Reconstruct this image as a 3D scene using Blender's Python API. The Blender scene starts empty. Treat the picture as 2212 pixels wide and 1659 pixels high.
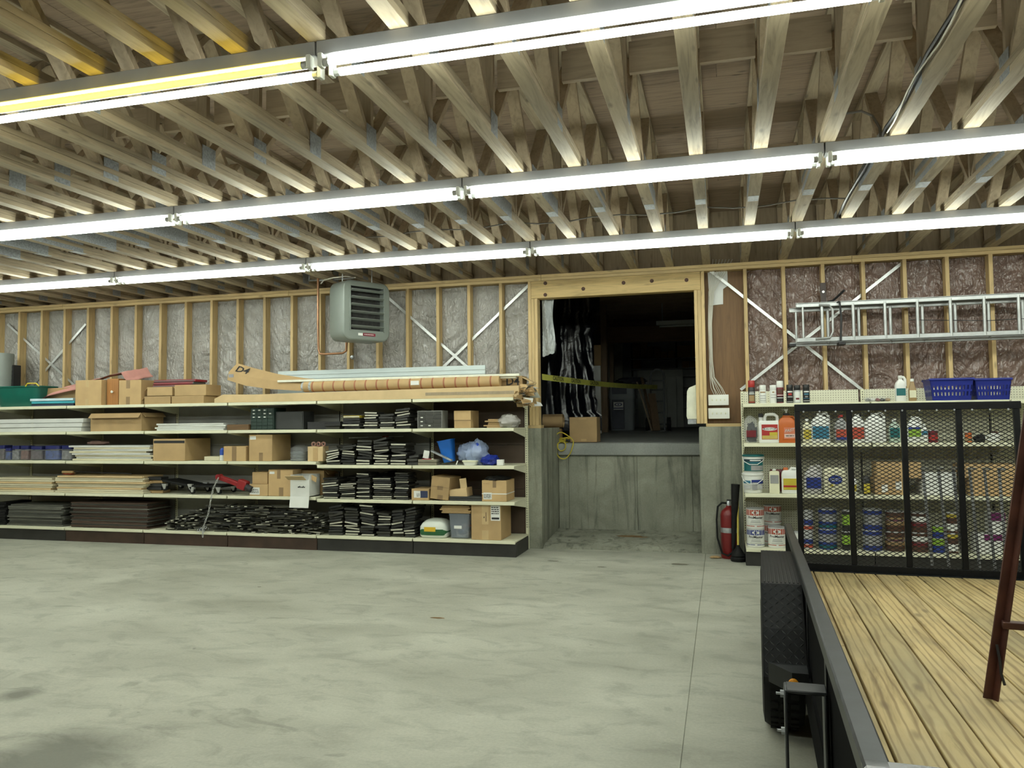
import bpy, math, random
from mathutils import Vector, Matrix, noise
random.seed(7)
S = bpy.context.scene
COL = S.collection
PI = math.pi
# ---------------------------------------------------------------- camera
W_, H_, F_ = 2212, 1659, 1668.4
CAM = Vector((0, 0, 1.487))
YAW, PITCH, ROLL = math.radians(15.14), math.radians(2.8415), math.radians(-.6041)
_f = Vector((-math.sin(YAW)*math.cos(PITCH), math.cos(YAW)*math.cos(PITCH), math.sin(PITCH)))
_r0 = Vector((math.cos(YAW), math.sin(YAW), 0)); _u0 = _r0.cross(_f)
_r = math.cos(ROLL)*_r0 + math.sin(ROLL)*_u0
_u = -math.sin(ROLL)*_r0 + math.cos(ROLL)*_u0
cam = bpy.data.objects.new('camera', bpy.data.cameras.new('camera')); COL.objects.link(cam)
cam.matrix_world = Matrix(((_r.x, _u.x, -_f.x, CAM.x), (_r.y, _u.y, -_f.y, CAM.y), (_r.z, _u.z, -_f.z, CAM.z), (0, 0, 0, 1)))
cam.data.sensor_fit = 'HORIZONTAL'; cam.data.sensor_width = 36; cam.data.lens = F_/W_*36
cam.data.clip_start = .05; cam.data.clip_end = 200
S.camera = cam
# ---------------------------------------------------------------- world and exposure
wd = bpy.data.worlds.new('world'); S.world = wd; wd.use_nodes = True
wd.node_tree.nodes['Background'].inputs[0].default_value = (0, 0, 0, 1)
wd.node_tree.nodes['Background'].inputs[1].default_value = 0
S.view_settings.view_transform = 'Standard'; S.view_settings.look = 'None'
S.view_settings.gamma = 1; S.view_settings.use_curve_mapping = False
S.view_settings.exposure = 1.12
TUBE = 12.0          # radiance of a lit fluorescent tube
TUBE_COLOR = (.92, 1.0, .885)
try:
    S.cycles.use_denoising = True; S.cycles.use_light_tree = False
    S.cycles.max_bounces = 6; S.cycles.diffuse_bounces = 3; S.cycles.glossy_bounces = 2; S.cycles.transmission_bounces = 4; S.cycles.transparent_max_bounces = 8
    S.cycles.use_adaptive_sampling = True; S.cycles.adaptive_threshold = .05; S.cycles.adaptive_min_samples = 16
    S.cycles.caustics_reflective = False; S.cycles.caustics_refractive = False
    S.cycles.sample_clamp_indirect = 6
except Exception: pass

def ray(u, v):
    return _f + _r*((u-W_/2)/F_) - _u*((v-H_/2)/F_)
def P(u, v, Y):                 # the point of the plane y = Y (a shelf front, a wall face) seen there
    d = ray(u, v); return CAM + d*(Y/d.y)
def PX(u, v, Y): return P(u, v, Y).x
def PZ(u, v, Y): return P(u, v, Y).z
def G(u, v, z):                 # the point of the level z
    d = ray(u, v); return CAM + d*((z-CAM.z)/d.z)

# ---------------------------------------------------------------- mesh helpers
class MB:
    def __init__(s): s.v = []; s.f = []; s.m = []
    def add(s, vs, fs, m=0):
        o = len(s.v); s.v += [tuple(x) for x in vs]
        for f in fs: s.f.append([i+o for i in f]); s.m.append(m)
        return s
    def box(s, x0, x1, y0, y1, z0, z1, m=0, M=None):
        vs = [Vector((x, y, z)) for z in (z0, z1) for y in (y0, y1) for x in (x0, x1)]
        if M is not None: vs = [M @ p for p in vs]
        return s.add(vs, [(0, 2, 3, 1), (4, 5, 7, 6), (0, 1, 5, 4), (2, 6, 7, 3), (0, 4, 6, 2), (1, 3, 7, 5)], m)
    def cbox(s, x0, x1, y0, y1, z0, z1, c=.004, m=0, M=None):   # chamfered box
        X = (x0, x1); Y = (y0, y1); Z = (z0, z1); vs = []; idx = {}
        sg = (1, -1)
        for i in (0, 1):
            for j in (0, 1):
                for k in (0, 1):
                    px, py, pz = X[i], Y[j], Z[k]; ax, ay, az = sg[i]*c, sg[j]*c, sg[k]*c
                    for n, p in enumerate(((px, py+ay, pz+az), (px+ax, py, pz+az), (px+ax, py+ay, pz))):
                        idx[i, j, k, n] = len(vs); vs.append(Vector(p))
        fs = []
        for i in (0, 1):
            q = [idx[i, j, k, 0] for j, k in ((0, 0), (0, 1), (1, 1), (1, 0))]; fs.append(q if i == 0 else q[::-1])
            q = [idx[j, i, k, 1] for j, k in ((0, 0), (1, 0), (1, 1), (0, 1))]; fs.append(q if i == 0 else q[::-1])
            q = [idx[j, k, i, 2] for j, k in ((0, 0), (0, 1), (1, 1), (1, 0))]; fs.append(q if i == 0 else q[::-1])
        for i in (0, 1):
            for j in (0, 1):
                fl = (i+j) % 2
                for q in ([idx[i, j, 0, 0], idx[i, j, 1, 0], idx[i, j, 1, 1], idx[i, j, 0, 1]],):
                    fs.append(q if fl else q[::-1])
                q = [idx[i, 0, j, 0], idx[i, 1, j, 0], idx[i, 1, j, 2], idx[i, 0, j, 2]]; fs.append(q[::-1] if fl else q)
                q = [idx[0, i, j, 1], idx[1, i, j, 1], idx[1, i, j, 2], idx[0, i, j, 2]]; fs.append(q if fl else q[::-1])
                for k in (0, 1):
                    q = [idx[i, j, k, 0], idx[i, j, k, 1], idx[i, j, k, 2]]; fs.append(q if (i+j+k) % 2 else q[::-1])
        if M is not None: vs = [M @ p for p in vs]
        return s.add(vs, fs, m)
    def cyl(s, p0, p1, r0, r1=None, n=14, m=0, caps=True):
        p0 = Vector(p0); p1 = Vector(p1); r1 = r0 if r1 is None else r1
        a = (p1-p0).normalized(); t = Vector((0, 0, 1)) if abs(a.z) < .9 else Vector((1, 0, 0))
        e = a.cross(t).normalized(); g = a.cross(e)
        R = [e*math.cos(2*PI*i/n)+g*math.sin(2*PI*i/n) for i in range(n)]
        vs = [p0+q*r0 for q in R]+[p1+q*r1 for q in R]
        s.add(vs, [(i, i+n, (i+1) % n+n, (i+1) % n) for i in range(n)], m)
        if caps:
            if r0 > 1e-5: s.add([p0+q*r0 for q in R], [tuple(range(n))], m)
            if r1 > 1e-5: s.add([p1+q*r1 for q in R], [tuple(range(n))[::-1]], m)
        return s
    def tube(s, pts, r, n=7, m=0, closed=False):
        pts = [Vector(p) for p in pts]; N = len(pts); vs = []; e = None
        for i, p in enumerate(pts):
            a = pts[(i+1) % N] if (closed or i < N-1) else p
            b = pts[i-1] if (closed or i > 0) else p
            t = (a-b).normalized()
            if e is None:
                h = Vector((0, 0, 1)) if abs(t.z) < .9 else Vector((1, 0, 0)); e = t.cross(h).normalized()
            else:
                e = (e-t*e.dot(t)); e = e.normalized() if e.length > 1e-6 else t.orthogonal().normalized()
            g = t.cross(e)
            vs += [p+(e*math.cos(2*PI*k/n)+g*math.sin(2*PI*k/n))*r for k in range(n)]
        fs = []
        for i in range(N if closed else N-1):
            a = i*n; b = ((i+1) % N)*n
            fs += [(a+k, a+(k+1) % n, b+(k+1) % n, b+k) for k in range(n)]
        if not closed: fs += [tuple(range(n))[::-1], tuple(range((N-1)*n, N*n))]
        return s.add(vs, fs, m)
    def lathe(s, prof, n=20, c=(0, 0, 0), m=0, sx=1, sy=1, top=True, bottom=True):
        c = Vector(c); vs = []
        for r, z in prof:
            vs += [c+Vector((r*sx*math.cos(2*PI*i/n), r*sy*math.sin(2*PI*i/n), z)) for i in range(n)]
        fs = []
        for j in range(len(prof)-1):
            fs += [(j*n+i, j*n+(i+1) % n, (j+1)*n+(i+1) % n, (j+1)*n+i) for i in range(n)]
        if bottom: fs.append(tuple(range(n))[::-1])
        if top: fs.append(tuple(range((len(prof)-1)*n, len(prof)*n)))
        return s.add(vs, fs, m)
    def sqlathe(s, prof, n=24, c=(0, 0, 0), m=0, p=4.0):          # super-ellipse sections: (half x, half y, z)
        c = Vector(c); vs = []
        for a, b, z in prof:
            for i in range(n):
                t = 2*PI*i/n; ct, st = math.cos(t), math.sin(t)
                vs.append(c+Vector((a*math.copysign(abs(ct)**(2/p), ct), b*math.copysign(abs(st)**(2/p), st), z)))
        fs = []
        for j in range(len(prof)-1):
            fs += [(j*n+i, j*n+(i+1) % n, (j+1)*n+(i+1) % n, (j+1)*n+i) for i in range(n)]
        fs += [tuple(range(n))[::-1], tuple(range((len(prof)-1)*n, len(prof)*n))]
        return s.add(vs, fs, m)
    def prism(s, poly, axis, a0, a1, m=0, M=None):               # outline in the other two axes, extruded along axis
        def mk(p, a):
            q = [p[0], p[1]]; q.insert(axis, a); return Vector(q)
        n = len(poly); vs = [mk(p, a0) for p in poly]+[mk(p, a1) for p in poly]
        if M is not None: vs = [M @ p for p in vs]
        return s.add(vs, [tuple(range(n)), tuple(range(n, 2*n))[::-1]]+[(i, i+n, (i+1) % n+n, (i+1) % n) for i in range(n)], m)
    def grid(s, nx, ny, fn, m=0, thick=0):
        vs = [Vector(fn(i/nx, j/ny)) for j in range(ny+1) for i in range(nx+1)]
        fs = [(j*(nx+1)+i, j*(nx+1)+i+1, (j+1)*(nx+1)+i+1, (j+1)*(nx+1)+i) for j in range(ny) for i in range(nx)]
        return s.add(vs, fs, m)
    def blob(s, c, rx, ry, rz, amp=.15, fr=3.0, seed=0, nu=18, nv=12, m=0, flat=True):
        c = Vector(c); vs = []
        for j in range(nv+1):
            th = PI*j/nv
            for i in range(nu):
                ph = 2*PI*i/nu
                d = Vector((math.sin(th)*math.cos(ph), math.sin(th)*math.sin(ph), math.cos(th)))
                k = 1+amp*(noise.noise(d*fr+Vector((seed*7.3, 0, seed)))*1.3 + .5*noise.noise(d*fr*2.7+Vector((0, seed*3.1, 0))))
                q = Vector((d.x*rx*k, d.y*ry*k, d.z*rz*k))
                if flat and q.z < -rz*.8: q.z = -rz*.8
                vs.append(c+q+Vector((0, 0, rz*.8 if flat else 0)))
        fs = [(j*nu+i, (j+1)*nu+i, (j+1)*nu+(i+1) % nu, j*nu+(i+1) % nu) for j in range(nv) for i in range(nu)]
        return s.add(vs, fs, m)
    def mesh(s, name, mats):
        me = bpy.data.meshes.new(name); me.from_pydata(s.v, [], s.f)
        for k in (mats if isinstance(mats, (list, tuple)) else [mats]): me.materials.append(k)
        me.polygons.foreach_set('material_index', s.m)
        me.polygons.foreach_set('use_smooth', [True]*len(s.f))
        me.update(); me.validate()
        try: me.set_sharp_from_angle(angle=math.radians(38))
        except Exception: pass
        return me
    def build(s, name, mats, parent=None, recentre=True):
        if parent is None and recentre and s.v:
            xs, ys, zs = zip(*s.v); o = Vector(((min(xs)+max(xs))/2, (min(ys)+max(ys))/2, min(zs)))
            s.v = [(a-o.x, b-o.y, c-o.z) for a, b, c in s.v]
        else: o = Vector((0, 0, 0))
        ob = bpy.data.objects.new(name, s.mesh(name, mats)); COL.objects.link(ob)
        ob.location = o
        if parent is not None: ob.parent = parent
        return ob
def box(*a, **k): return MB().box(*a, **k)
def tag(o, label, cat, group=None):
    o['label'] = label; o['category'] = cat
    if group: o['group'] = group
    return o
def thing(name, label, cat, loc=(0, 0, 0), rz=0, group=None):
    o = bpy.data.objects.new(name, None); COL.objects.link(o); o.empty_display_size = .1
    o.location = loc; o.rotation_euler = (0, 0, rz)
    return tag(o, label, cat, group)
def empty(name, loc=(0, 0, 0), parent=None):
    o = bpy.data.objects.new(name, None); COL.objects.link(o); o.location = loc; o.empty_display_size = .1
    if parent: o.parent = parent
    return o
def inst(name, me, parent, loc=(0, 0, 0), rot=(0, 0, 0), scale=None):
    o = bpy.data.objects.new(name, me); COL.objects.link(o); o.location = loc; o.rotation_euler = rot
    if scale: o.scale = scale
    if parent is not None: o.parent = parent
    return o
def struct(o): o['kind'] = 'structure'; return o
def copy_tree(o, parent=None):
    c = o.copy(); COL.objects.link(c); c.parent = parent
    for ch in list(o.children): copy_tree(ch, c)
    return c
_txt = {}
def text_verts(s, size):
    if s not in _txt:
        cu = bpy.data.curves.new('t', 'FONT'); cu.body = s; cu.align_x = 'CENTER'; cu.align_y = 'CENTER'; cu.resolution_u = 2; cu.offset = .018
        ob = bpy.data.objects.new('t', cu); COL.objects.link(ob)
        dg = bpy.context.evaluated_depsgraph_get(); dg.update()
        me = bpy.data.meshes.new_from_object(ob.evaluated_get(dg))
        _txt[s] = ([tuple(v.co) for v in me.vertices], [tuple(p.vertices) for p in me.polygons])
        bpy.data.objects.remove(ob); bpy.data.curves.remove(cu); bpy.data.meshes.remove(me)
    vs, fs = _txt[s]; return [(x*size, y*size) for x, y, z in vs], fs
def text_on(mb, s, size, fn, m=0):           # fn(x, y) -> 3-D point
    vs, fs = text_verts(s, size); return mb.add([fn(x, y) for x, y in vs], fs, m)

# ---------------------------------------------------------------- materials
MAT = {}
def _nt(name):
    m = bpy.data.materials.new(name); m.use_nodes = True; nt = m.node_tree
    b = nt.nodes['Principled BSDF']; return m, nt, b
def N(nt, t, **kw):
    n = nt.nodes.new(t)
    for k, v in kw.items(): setattr(n, k, v)
    return n
def L(nt, a, b): nt.links.new(a, b)
def coords(nt, scale=(1, 1, 1), rnd=True):
    tc = N(nt, 'ShaderNodeTexCoord'); out = tc.outputs['Object']
    if rnd:
        oi = N(nt, 'ShaderNodeObjectInfo'); mul = N(nt, 'ShaderNodeVectorMath', operation='SCALE')
        cb = N(nt, 'ShaderNodeCombineXYZ')
        for i in range(3): L(nt, oi.outputs['Random'], cb.inputs[i])
        L(nt, cb.outputs[0], mul.inputs[0]); mul.inputs['Scale'].default_value = 37.0
        ad = N(nt, 'ShaderNodeVectorMath', operation='ADD'); L(nt, out, ad.inputs[0]); L(nt, mul.outputs[0], ad.inputs[1]); out = ad.outputs[0]
    mp = N(nt, 'ShaderNodeMapping'); mp.inputs['Scale'].default_value = scale; L(nt, out, mp.inputs[0])
    return mp.outputs[0]
def ramp(nt, fac, stops):
    r = N(nt, 'ShaderNodeValToRGB'); e = r.color_ramp.elements
    while len(e) > 1: e.remove(e[-1])
    e[0].position = stops[0][0]; e[0].color = (*stops[0][1], 1)
    for p, c in stops[1:]:
        x = e.new(p); x.color = (*c, 1)
    L(nt, fac, r.inputs[0]); return r.outputs[0]
def mixc(nt, fac, a, b, mode='MIX'):
    x = N(nt, 'ShaderNodeMix', data_type='RGBA', blend_type=mode)
    for sck, v in ((x.inputs[0], fac), (x.inputs[6], a), (x.inputs[7], b)):
        if hasattr(v, 'links'): L(nt, v, sck)
        elif isinstance(v, (int, float)): sck.default_value = v
        else: sck.default_value = (*v, 1)
    return x.outputs[2]
def nz(nt, vec, scale, detail=3, rough=.5, dist=0):
    n = N(nt, 'ShaderNodeTexNoise'); n.inputs['Scale'].default_value = scale; n.inputs['Detail'].default_value = detail
    n.inputs['Roughness'].default_value = rough; n.inputs['Distortion'].default_value = dist; L(nt, vec, n.inputs['Vector']); return n.outputs['Fac']
def bump(nt, b, h, strength=.2, dist=.01):
    k = N(nt, 'ShaderNodeBump'); k.inputs['Strength'].default_value = strength; k.inputs['Distance'].default_value = dist
    L(nt, h, k.inputs['Height']); L(nt, k.outputs[0], b.inputs['Normal'])
def plain(name, c, rough=.5, metal=0, var=.12, nscale=9, bmp=0, spec=None, rnd=0):
    if name in MAT: return MAT[name]
    m, nt, b = _nt(name); v = coords(nt)
    lo = tuple(x*(1-var) for x in c); hi = tuple(min(1, x*(1+var)) for x in c)
    n = nz(nt, v, nscale, 4); col = ramp(nt, n, [(.3, lo), (.7, hi)])
    if rnd:
        oi = N(nt, 'ShaderNodeObjectInfo'); k = ramp(nt, oi.outputs['Random'], [(0, (1-rnd,)*3), (1, (1+rnd*.6,)*3)])
        col = mixc(nt, 1.0, col, k, 'MULTIPLY')
    L(nt, col, b.inputs['Base Color']); b.inputs['Roughness'].default_value = rough; b.inputs['Metallic'].default_value = metal
    if spec is not None: b.inputs['Specular IOR Level'].default_value = spec
    if bmp: bump(nt, b, n, bmp, .004)
    MAT[name] = m; return m
def wood(name, c, grain='z', rough=.65, knots=.5, contrast=.22, rnd=.12, dark=.35):
    if name in MAT: return MAT[name]
    m, nt, b = _nt(name)
    s = {'x': (1.3, 16, 16), 'y': (16, 1.3, 16), 'z': (16, 16, 1.3)}[grain]
    v = coords(nt, s); n = nz(nt, v, 1.6, 4, .6, 1.2)
    lo = tuple(x*(1-contrast) for x in c); hi = tuple(min(1, x*(1+contrast*.6)) for x in c)
    col = ramp(nt, n, [(.28, lo), (.5, c), (.75, hi)])
    oi = N(nt, 'ShaderNodeObjectInfo'); k = ramp(nt, oi.outputs['Random'], [(0, (1-rnd, 1-rnd*1.1, 1-rnd*1.3)), (1, (1+rnd*.5, 1+rnd*.4, 1+rnd*.2))])
    col = mixc(nt, 1.0, col, k, 'MULTIPLY')
    if knots:
        s2 = {'x': (3.2, 9, 9), 'y': (9, 3.2, 9), 'z': (9, 9, 3.2)}[grain]
        vv = coords(nt, s2); vo = N(nt, 'ShaderNodeTexVoronoi'); vo.inputs['Scale'].default_value = 1.0; L(nt, vv, vo.inputs['Vector'])
        kf = ramp(nt, vo.outputs['Distance'], [(.05, (1, 1, 1)), (.16, (0, 0, 0))])
        kk = N(nt, 'ShaderNodeMath', operation='MULTIPLY'); L(nt, kf, kk.inputs[0]); kk.inputs[1].default_value = knots
        col = mixc(nt, kk.outputs[0], col, tuple(x*dark for x in c))
    L(nt, col, b.inputs['Base Color']); b.inputs['Roughness'].default_value = rough
    bump(nt, b, n, .12, .003)
    MAT[name] = m; return m
def emit(name, c, s, face=None):
    m, nt, b = _nt(name); b.inputs['Base Color'].default_value = (.9, .9, .88, 1); b.inputs['Roughness'].default_value = .3
    b.inputs['Emission Color'].default_value = (*c, 1); b.inputs['Emission Strength'].default_value = s
    MAT[name] = m; return m
def concrete(name, a, bcol, scale, streak=None, rough=.7, stains=0.5, dark=.5):
    m, nt, b = _nt(name); v = coords(nt, (1, 1, 1), False)
    n1 = nz(nt, v, scale, 6, .6, .6); col = ramp(nt, n1, [(.3, a), (.52, tuple((x+y)/2 for x, y in zip(a, bcol))), (.7, bcol)])
    v2 = coords(nt, streak or (.55, .9, 1), False); n2 = nz(nt, v2, 1.7, 6, .65, .8)
    st = ramp(nt, n2, [(.34, (1, 1, 1)), (.5, (0, 0, 0))]); k = N(nt, 'ShaderNodeMath', operation='MULTIPLY'); L(nt, st, k.inputs[0]); k.inputs[1].default_value = stains
    col = mixc(nt, k.outputs[0], col, tuple(x*dark for x in a))
    n3 = nz(nt, v, 55, 3, .7); col = mixc(nt, .35, col, ramp(nt, n3, [(.3, (.35, .35, .35)), (.7, (.65, .65, .65))]), 'OVERLAY')
    n4 = nz(nt, v, 7, 5, .7, .3); sp = ramp(nt, n4, [(.73, (0, 0, 0)), (.78, (1, 1, 1))])
    k2 = N(nt, 'ShaderNodeMath', operation='MULTIPLY'); L(nt, sp, k2.inputs[0]); k2.inputs[1].default_value = .45
    col = mixc(nt, k2.outputs[0], col, tuple(x*.42 for x in a))
    L(nt, col, b.inputs['Base Color']); L(nt, ramp(nt, n2, [(.3, (rough-.12,)*3), (.7, (rough+.1,)*3)]), b.inputs['Roughness'])
    b.inputs['Specular IOR Level'].default_value = .4
    bump(nt, b, n3, .15, .003); MAT[name] = m; return m
# ---------------------------------------------------------------- material set
STUD = wood('stud_lumber', (.60, .44, .22), 'z', .6, .6)
PLATE = wood('plate_lumber', (.57, .42, .21), 'x', .6, .5)
JOIST = wood('truss_lumber', (.36, .295, .205), 'y', .7, .7, .38, .2)
WEB = wood('web_lumber', (.36, .285, .195), 'z', .75, .4, .25, .15)
STRONG = wood('strongback_lumber', (.36, .28, .19), 'x', .75, .7, .25, .1)
PLY = wood('plywood_deck', (.30, .22, .155), 'x', .8, .75, .35, .18)
PLYBROWN = wood('plywood_brown', (.17, .09, .035), 'z', .6, .15, .3, .05)
GALV = plain('galvanised_steel', (.42, .44, .46), .42, .75, .2, 22, rnd=.1)
STRAP = plain('strap_steel', (.56, .57, .56), .35, .6, .1, 20)
def floor_mat(name, a, b, dark_spots=None):
    m, nt, bs = _nt(name); v = coords(nt, (1, 1, 1), False); v2 = coords(nt, (.7, 1.25, 1), False)
    n1 = nz(nt, v2, 1.3, 9, .62, .5); col = ramp(nt, n1, [(.3, a), (.5, tuple((x+y)/2 for x, y in zip(a, b))), (.68, b)])
    n2 = nz(nt, v2, 4.3, 8, .68, .7); k = N(nt, 'ShaderNodeMath', operation='MULTIPLY'); L(nt, ramp(nt, n2, [(.36, (1, 1, 1)), (.5, (0, 0, 0))]), k.inputs[0]); k.inputs[1].default_value = .4
    col = mixc(nt, k.outputs[0], col, tuple(x*.62 for x in a))
    n3 = nz(nt, v2, 2.1, 5, .6, .9); k3 = N(nt, 'ShaderNodeMath', operation='MULTIPLY'); L(nt, ramp(nt, n3, [(.29, (1, 1, 1)), (.34, (0, 0, 0))]), k3.inputs[0]); k3.inputs[1].default_value = .5
    col = mixc(nt, k3.outputs[0], col, tuple(x*.6 for x in a))
    n4 = nz(nt, v, 60, 3, .7); col = mixc(nt, .3, col, ramp(nt, n4, [(.3, (.36, .36, .36)), (.7, (.64, .64, .64))]), 'OVERLAY')
    n5 = nz(nt, v, 13, 2, .5); k5 = N(nt, 'ShaderNodeMath', operation='MULTIPLY'); L(nt, ramp(nt, n5, [(.76, (0, 0, 0)), (.79, (1, 1, 1))]), k5.inputs[0]); k5.inputs[1].default_value = .5
    col = mixc(nt, k5.outputs[0], col, tuple(x*.35 for x in a))
    for ox, oy, rad in (dark_spots or []):          # round darker patch, fading out along a noisy edge
        sb_ = N(nt, 'ShaderNodeVectorMath', operation='DISTANCE'); tc = N(nt, 'ShaderNodeTexCoord'); L(nt, tc.outputs['Object'], sb_.inputs[0]); sb_.inputs[1].default_value = (ox, oy, 0)
        ad = N(nt, 'ShaderNodeMath', operation='ADD'); L(nt, sb_.outputs['Value'], ad.inputs[0]); nn = N(nt, 'ShaderNodeMath', operation='MULTIPLY'); L(nt, n2, nn.inputs[0]); nn.inputs[1].default_value = rad*.9; L(nt, nn.outputs[0], ad.inputs[1])
        dv_ = N(nt, 'ShaderNodeMath', operation='DIVIDE'); L(nt, ad.outputs[0], dv_.inputs[0]); dv_.inputs[1].default_value = rad*1.45
        kk = N(nt, 'ShaderNodeMath', operation='MULTIPLY'); L(nt, ramp(nt, dv_.outputs[0], [(.55, (1, 1, 1)), (1, (0, 0, 0))]), kk.inputs[0]); kk.inputs[1].default_value = .8
        col = mixc(nt, kk.outputs[0], col, tuple(x*.38 for x in a))
    L(nt, col, bs.inputs['Base Color']); L(nt, ramp(nt, n1, [(.3, (.5,)*3), (.7, (.72,)*3)]), bs.inputs['Roughness']); bs.inputs['Specular IOR Level'].default_value = .4
    bump(nt, bs, n4, .12, .003); MAT[name] = m; return m
_o = G(120, 1640, 0); _o2 = G(40, 1500, 0)
FLOORC = floor_mat('floor_concrete', (.335, .34, .28), (.49, .495, .42), [(_o.x, _o.y, .48), (_o2.x, _o2.y, .14)])
WALLC = concrete('wall_concrete', (.19, .195, .155), (.35, .355, .29), 1.9, (4.5, 4.5, .35), .8, .85, .42)
UPC = concrete('dock_concrete', (.20, .21, .20), (.35, .365, .345), 1.0, (.8, .6, 1), .6, .4, .7)
CREAM = plain('cream_enamel', (.74, .73, .55), .38, 0, .05, 4)
CREAMD = plain('shelf_grey_beige', (.50, .50, .40), .45, 0, .08, 4)
BLACK = plain('black_enamel', (.006, .0065, .0075), .4, 0, .3, 30, spec=.25)
RUBBER = plain('black_rubber', (.009, .009, .009), .7, 0, .3, 30, spec=.25)
WHITE = plain('white_plastic', (.78, .79, .74), .35, 0, .04, 5)
PAPER = plain('white_paper', (.72, .73, .70), .7, 0, .04, 8)
INK = plain('black_ink', (.02, .02, .022), .6, 0, .1, 8)
KICKB = plain('kick_brown', (.055, .032, .022), .45, 0, .25, 6)
KICKD = plain('kick_dark', (.028, .027, .025), .45, 0, .25, 6)
FIXT = plain('fixture_grey', (.30, .30, .31), .45, 0, .08, 6)
LIT = emit('tube_lit', TUBE_COLOR, TUBE)
DIMY = emit('tube_yellow', (1.0, .74, .012), TUBE*.36)
DEAD = plain('tube_off', (.62, .64, .62), .25, 0, .03, 5)
CARD = plain('cardboard', (.50, .34, .165), .75, 0, .08, 6, rnd=.1)
CARDD = plain('cardboard_dark', (.43, .29, .14), .8, 0, .1, 6, rnd=.1)
CARDL = plain('cardboard_light', (.60, .44, .24), .72, 0, .08, 6)
TAPE = plain('packing_tape', (.27, .18, .095), .35, 0, .08, 9)
TAPEC = plain('clear_tape', (.56, .41, .22), .25, 0, .05, 9)

XL, XR, YB = -13.4, 5.8, -5.2
D0 = 8.953                         # inner face of the studs
ZT = 3.25                          # underside of the trusses
# ---------------------------------------------------------------- floor
fl = struct(box(XL, XR, YB, 9.02, -.30, -.006).build('floor', FLOORC, recentre=False))
jx = -.205
for a, b in ((XL, jx-.002), (jx+.002, XR)):
    MB().cbox(a, b, YB, 9.0, -.006, 0, .001).build('slab', FLOORC, fl)
# ---------------------------------------------------------------- ceiling deck
ce = struct(box(XL, XR, YB, 9.15, 3.905, 3.95).build('ceiling', PLY, recentre=False))
pm = MB().cbox(.0015, 2.4385, .0015, 1.2175, 3.888, 3.905, .001).mesh('plywood_sheet', PLY)
j = 0; y = 9.15-1.219
while y > YB-.6:
    x = XL - (1.219 if j % 2 else 0)
    while x < XR:
        if x > XL-.1 and x+2.44 < XR+.1 and y > YB-.1: inst('plywood_sheet', pm, ce, (x, y, 0))
        x += 2.44
    y -= 1.219; j += 1
# strongbacks between the trusses
TX = [-.124+.4085*k for k in range(-27, 11)]
sb = MB().cbox(-.155, .155, -.019, .019, 0, .19, .002).mesh('strongback', STRONG)
for y in (4.55, 6.62):
    for x in TX[:-1]: inst('strongback', sb, ce, (x+.204, y, 3.56+random.uniform(-.006, .006)))
# ---------------------------------------------------------------- roof trusses
Y0, Y1 = .2, 9.09
m_bot = MB().cbox(-.0445, .0445, Y0, Y1, 0, .037, .0015).mesh('bottom_chord', JOIST)
m_top = MB().cbox(-.0445, .0445, Y0, Y1, 0, .037, .0015).mesh('top_chord', JOIST)
def web_mesh(y0, z0, y1, z1, w=.0445, t=.037):
    d = Vector((0, y1-y0, z1-z0)); l = d.length; a = math.atan2(d.y, d.z)
    M = Matrix.Translation((0, y0, z0)) @ Matrix.Rotation(-a, 4, 'X')
    return MB().cbox(-w+.003, w-.003, -t/2, t/2, 0, l, .0015, M=M).mesh('web', WEB)
pp = [1.36, 2.4, 3.44, 4.48, 5.52, 6.56, 7.6, 8.6]
zb, zt = .076, .602
wm = []
for q in pp:
    for s_ in (-1, 1):
        if q+s_*.52 < Y1: wm.append(web_mesh(q+s_*.05, zb, q+s_*.5, zt))
vm = [web_mesh(q, zb, q, zt) for q in (2.4, 4.48, 6.56, 9.03)]
def plate(sx, y0, y1, z0, z1, teeth):
    mb = MB().box(min(sx*.0446, sx*.0460), max(sx*.0446, sx*.0460), y0, y1, z0, z1)
    return mb.mesh('metal_plate', PLATEM)
PLATEM = plain('punched_plate', (.30, .32, .34), .5, .5, .25, 60, .5, rnd=.12)
pl = {sx: plate(sx, -.07, .07, -.002, .14, 5) for sx in (-1, 1)}
sp_ = {sx: plate(sx, -.3, .3, -.004, .12, 14) for sx in (-1, 1)}
bp_ = MB().box(-.04, .04, -.075, .075, -.0015, 0).mesh('bottom_plate', PLATEM)
for i, x in enumerate(TX):
    t = thing('ceiling_truss', 'wooden floor truss with doubled bottom chord and steel plates under the ceiling', 'truss', (x, 0, ZT), 0, 'ceiling trusses')
    inst('bottom_chord', m_bot, t); inst('bottom_chord', m_bot, t, (random.uniform(-.003, .003), 0, .0385))
    inst('top_chord', m_top, t, (0, 0, .6))
    for m in wm: inst('web', m, t)
    for m in vm: inst('web_post', m, t)
    for q in pp[1:]:
        if abs(q-6.56) > .1: inst('metal_plate', pl[1 if x < 0 else -1], t, (0, q+random.uniform(-.02, .02), 0))
    dy = random.uniform(-.05, .05)
    inst('splice_plate', sp_[1 if x < 0 else -1], t, (0, 6.05+dy, 0)); inst('bottom_plate', bp_, t, (0, 6.33+dy, 0))
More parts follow.
